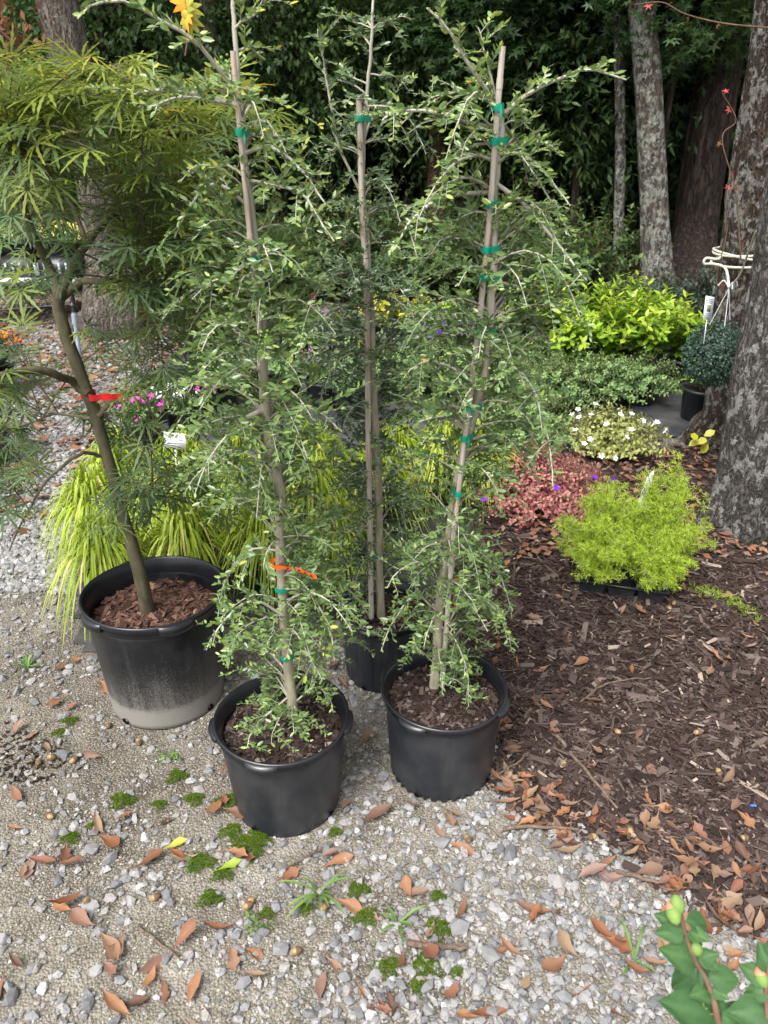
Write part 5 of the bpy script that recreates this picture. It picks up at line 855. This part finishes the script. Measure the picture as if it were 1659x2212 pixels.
g = Geo(); n = 5200; d = randdir(n); r_ = br_ * rng.uniform(.72, 1.04, n) * (1 + .08 * noise(d, 3, 2)); pos = d * r_[:, None] * np.array([1.0, 1.0, 1.0]); scatter(g, LEAF_W[0], LEAF_W[1], pos, nrm(d + rng.normal(0, .6, d.shape) + [0, 0, -.5]), d + rng.normal(0, .35, d.shape), rng.uniform(.01, .018, n), np.clip(rng.normal(.42, .2, n), 0, 1)); g.build('foliage', M['ball'], t, kind='stuff')
cp = Q(1531, 665, 3.5); t = thing('plant_sign', 'white care card standing in the hanging plant', 'sign', tuple(cp)); t.rotation_euler = (-.25, .22, .5); g = Geo(); box(g, (0, 0, .0), (.06, .0015, .1)); g.build('panel', M['card'], t); g = Geo(); box(g, (-.002, -.0016, -.002), (.026, .001, .03)); g.build('picture', M['photo'], t)
for zz, ww in ((.038, .045), (.03, .05), (.022, .04), (-.025, .045), (-.034, .05), (-.042, .045)): g = Geo(); box(g, (0, -.0016, zz), (ww, .001, .003)); g.build('text_line', M['pvc'], t)
g = Geo(); box(g, (.0, .002, -.1), (.004, .002, .12)); g.build('stake', M['card'], t)
p = gp(1505, 905); potted('potted_shrub', 'lime shrub in a round black pot beside the brown oak', 'shrub', p[0], p[1], (.115, .2), 'lime', None, 'brown_stem', dict(n=10, Hh=.22, Rr=.16, tmpl=LEAF, ll=.08, step=.02, t0=.3, flat=.5, spread=.8))
t = thing('variegated_vine', 'yellow and green variegated leaves at the foot of the oaks', 'plant', tuple(gp(1575, 985, .05))); b0 = gp(1575, 985, .05)
for px, py in [(1500, 935), (1525, 945), (1545, 930), (1530, 958), (1512, 950)]:
    e = Q(px, py, 3.55) - b0; g = Geo(); tube(g, bez(np.zeros(3), e * .5 + [0, 0, .06], e, 8), .0018, 5); s = g.build('stem', M['stem'], t); g = Geo(); scatter(g, LEAF_W[0], LEAF_W[1], [e], [nrm(np.array([-.7, -.5, -.3]) + rng.normal(0, .3, 3))], [[0, -.6, 1]], .06, rng.uniform(.3, .9)); g.build('leaf', M['yellow'], s)
# vine with a few red leaves on the brown oak, and a bare twig overhead
t = thing('creeper', 'thin reddish creeper with a few red leaves beside the brown oak', 'vine', (0, 0, 0))
for k, pts in enumerate([[(1575, 780), (1560, 640), (1548, 600), (1570, 500), (1566, 430), (1580, 370)], [(1600, 560), (1590, 420), (1560, 300), (1590, 260), (1560, 200)], [(1655, 60), (1560, 50), (1480, 30), (1430, 5), (1370, 10)]]):
    W = resample([Q(a, b, 3.78 + .01 * j) for j, (a, b) in enumerate(pts)], 30); g = Geo(); tube(g, W, np.linspace(.004, .0015, 30), 5); s = g.build('stem', M['brown_stem'], t)
    for q in (8, 14, 20, 25, 29): g = Geo(); scatter(g, STAR[0], STAR[1], [W[q]], [rng.normal(0, 1, 3)], [rng.normal(0, 1, 3)], .034, .5); g.build('leaf', M['red'] if q % 2 else M['russet'], s)
t = thing('maple_twig', 'twig of yellow autumn maple leaves hanging at the top', 'twig', (0, 0, 0)); W = resample([Q(405, -60, 2.0), Q(402, 10, 2.0), Q(408, 60, 2.0), Q(400, 120, 2.0)], 14); g = Geo(); tube(g, W, .002, 5); s = g.build('stem', M['brown_stem'], t)
for q, d in ((4, (-1, 0, .1)), (5, (.9, .1, -.2)), (6, (-.5, 0, -.8)), (5, (.2, -.3, .7)), (7, (.6, 0, -.7))): g = Geo(); scatter(g, lace(2)[0], LACE[1], [W[q]], [d], np.array([[0, -1, .5]]) + rng.normal(0, .3, (1, 3)), .036, .75); g.build('leaf', M['yellow'] if q % 2 else M['orange'], s)
g = Geo(); t = thing('oak_branch', 'bough of russet dead leaves hanging at the wood edge', 'branch', (0, 0, 0)); W = resample([Q(-60, 20, 5.2), Q(-10, 60, 5.2), Q(40, 100, 5.2), Q(100, 130, 5.2)], 20); tube(g, W, np.linspace(.02, .005, 20), 6); g.build('stem', M['brown_stem'], t); g = Geo(); n = 260; b = W[rng.integers(0, 15, n)] + rng.normal(0, .1, (n, 3)); scatter(g, LEAF_2[0], LEAF_2[1], b, randdir(n, -.4), randdir(n), .06, rng.uniform(0, 1, n)); g.build('leaves', M['russet'], t, kind='stuff')

# ------------------------------------------------------------------ hibiscus shoots close by
def hib_leaf():
    n = 25; m = 9; tt = np.linspace(0, 1, n); prof = np.interp(tt, [0, .05, .15, .3, .45, .6, .75, .88, .95, 1], [.03, .18, .31, .38, .37, .31, .22, .12, .06, 0]); v = []; ti = []
    for k in range(n):
        saw = 1 + .06 * ((k % 4) / 3 - .5) * (tt[k] > .2)
        for s in np.linspace(-1, 1, m):
            wv = prof[k] * (saw if abs(s) > .99 else 1); vein = abs(math.sin((tt[k] - abs(s) * .25) * 16)); v.append([tt[k] + .1 * abs(s) * prof[k], s * wv, .16 * abs(s) ** 1.5 * prof[k] * 2 - .3 * (tt[k] - .15) ** 2 + .02 * math.sin(6 * tt[k] + 3 * s) + .008 * vein]); ti.append(.5 if abs(s) < .05 else .25 + .12 * (vein < .25) + .15 * tt[k] + .1 * math.sin(7 * s + 9 * tt[k]))
    f = [[k * m + j, k * m + j + 1, k * m + j + m + 1, k * m + j + m] for k in range(n - 1) for j in range(m - 1)]; return np.array(v), np.array(f), np.array(ti)
HL = hib_leaf()
def shoot(pts, leaves, buds, label, base):
    W = resample([np.array(base)] + [QD(*p) for p in pts], 50); t = thing('hibiscus_shoot', label, 'plant', tuple(base)); b0 = np.array(base); g = Geo(); tube(g, W - b0, np.linspace(.005, .0022, 50), 8); g.build('stem', M['brown_stem'], t)
    for px, py, d, tx, ty, s in leaves:         # leaf base point and tip point as seen, depth, size
        a = QD(px, py, d); e = QD(tx, ty, d + rng.uniform(-.025, .02)); L = np.linalg.norm(e - a); i = np.argmin(np.linalg.norm(W - a, axis=1)); g = Geo(); tube(g, np.array([W[i] - b0, a - b0]), .0011, 5); scatter(g, HL[0], HL[1], [a - b0], [e - a], [np.array([0, -.55, .85]) + rng.normal(0, .15, 3)], L * .9, 0.0); g.t[-1] = np.clip(HL[2] + rng.uniform(-.15, .2), 0, 1); g.build('leaf', M['hibiscus'], t)
    for px, py, d, s, m_, rx in buds:
        c = QD(px, py, d); i = np.argmin(np.linalg.norm(W - c, axis=1)); g = Geo(); lathe(g, [(.0008, 0), (.0055 * s, .002), (.0085 * s, .009 * s), (.008 * s, .015 * s), (.004 * s, .021 * s), (.0008, .023 * s)], 14); o = g.build('bud', M['bud'], t, loc=tuple(c - b0)); o.rotation_euler = (rx, -.25, 0)
        if m_: g = Geo(); lathe(g, [(.0075 * s, .0145 * s), (.0062 * s, .02 * s), (.003 * s, .0245 * s), (.0006, .026 * s)], 14); g.build('petal_tip', M['coral'], o)
        g = Geo(); tube(g, np.array([W[i] - c, np.zeros(3)]), .0014, 5); g.build('bud_stalk', M['stem'], t, loc=tuple(c - b0))
D1 = .88
shoot([(1590, 2420, .95), (1555, 2230, D1), (1535, 2140, D1), (1500, 2070, D1), (1478, 2010, D1), (1470, 1965, D1)],
      [(1470, 1995, D1, 1410, 1975, 1), (1475, 2005, D1, 1415, 2020, 1), (1482, 1990, D1, 1540, 1995, 1), (1488, 2015, D1, 1535, 2030, 1), (1480, 2020, D1, 1500, 2080, 1), (1500, 2075, D1, 1428, 2050, 1), (1505, 2070, D1, 1555, 2060, 1), (1512, 2080, D1, 1530, 2130, 1), (1510, 2090, D1, 1445, 2150, 1), (1530, 2110, D1, 1610, 2120, 1), (1535, 2135, D1, 1580, 2160, 1), (1540, 2145, D1, 1545, 2215, 1), (1530, 2140, D1, 1495, 2150, 1), (1548, 2200, D1, 1485, 2240, 1), (1555, 2195, D1, 1620, 2220, 1), (1560, 2170, D1, 1590, 2200, 1), (1550, 2200, D1, 1430, 2160, 1), (1510, 2060, D1, 1560, 2100, 1)],
      [(1468, 1975, D1, 1.0, False, -.5), (1462, 1998, D1 - .01, 1.0, True, -1.2), (1508, 2065, D1, .8, False, -.4), (1520, 2190, D1, 1.1, True, -1.0)], 'leafy green shoot with coral flower buds at the gravel edge', (.56, .66, 0.0))
shoot([(1690, 2420, .95), (1665, 2250, D1), (1655, 2150, D1), (1662, 2080, D1)],
      [(1660, 2120, D1, 1590, 2080, 1), (1662, 2100, D1, 1640, 2030, 1), (1660, 2140, D1, 1600, 2150, 1), (1658, 2180, D1, 1565, 2190, 1), (1662, 2190, D1, 1610, 2235, 1), (1665, 2110, D1, 1730, 2100, 1), (1665, 2150, D1, 1720, 2170, 1), (1668, 2070, D1, 1680, 2010, 1)],
      [(1652, 2135, D1, .9, True, -.8)], 'second green serrated shoot, without tall buds, beside the budded one', (.62, .63, 0.0))
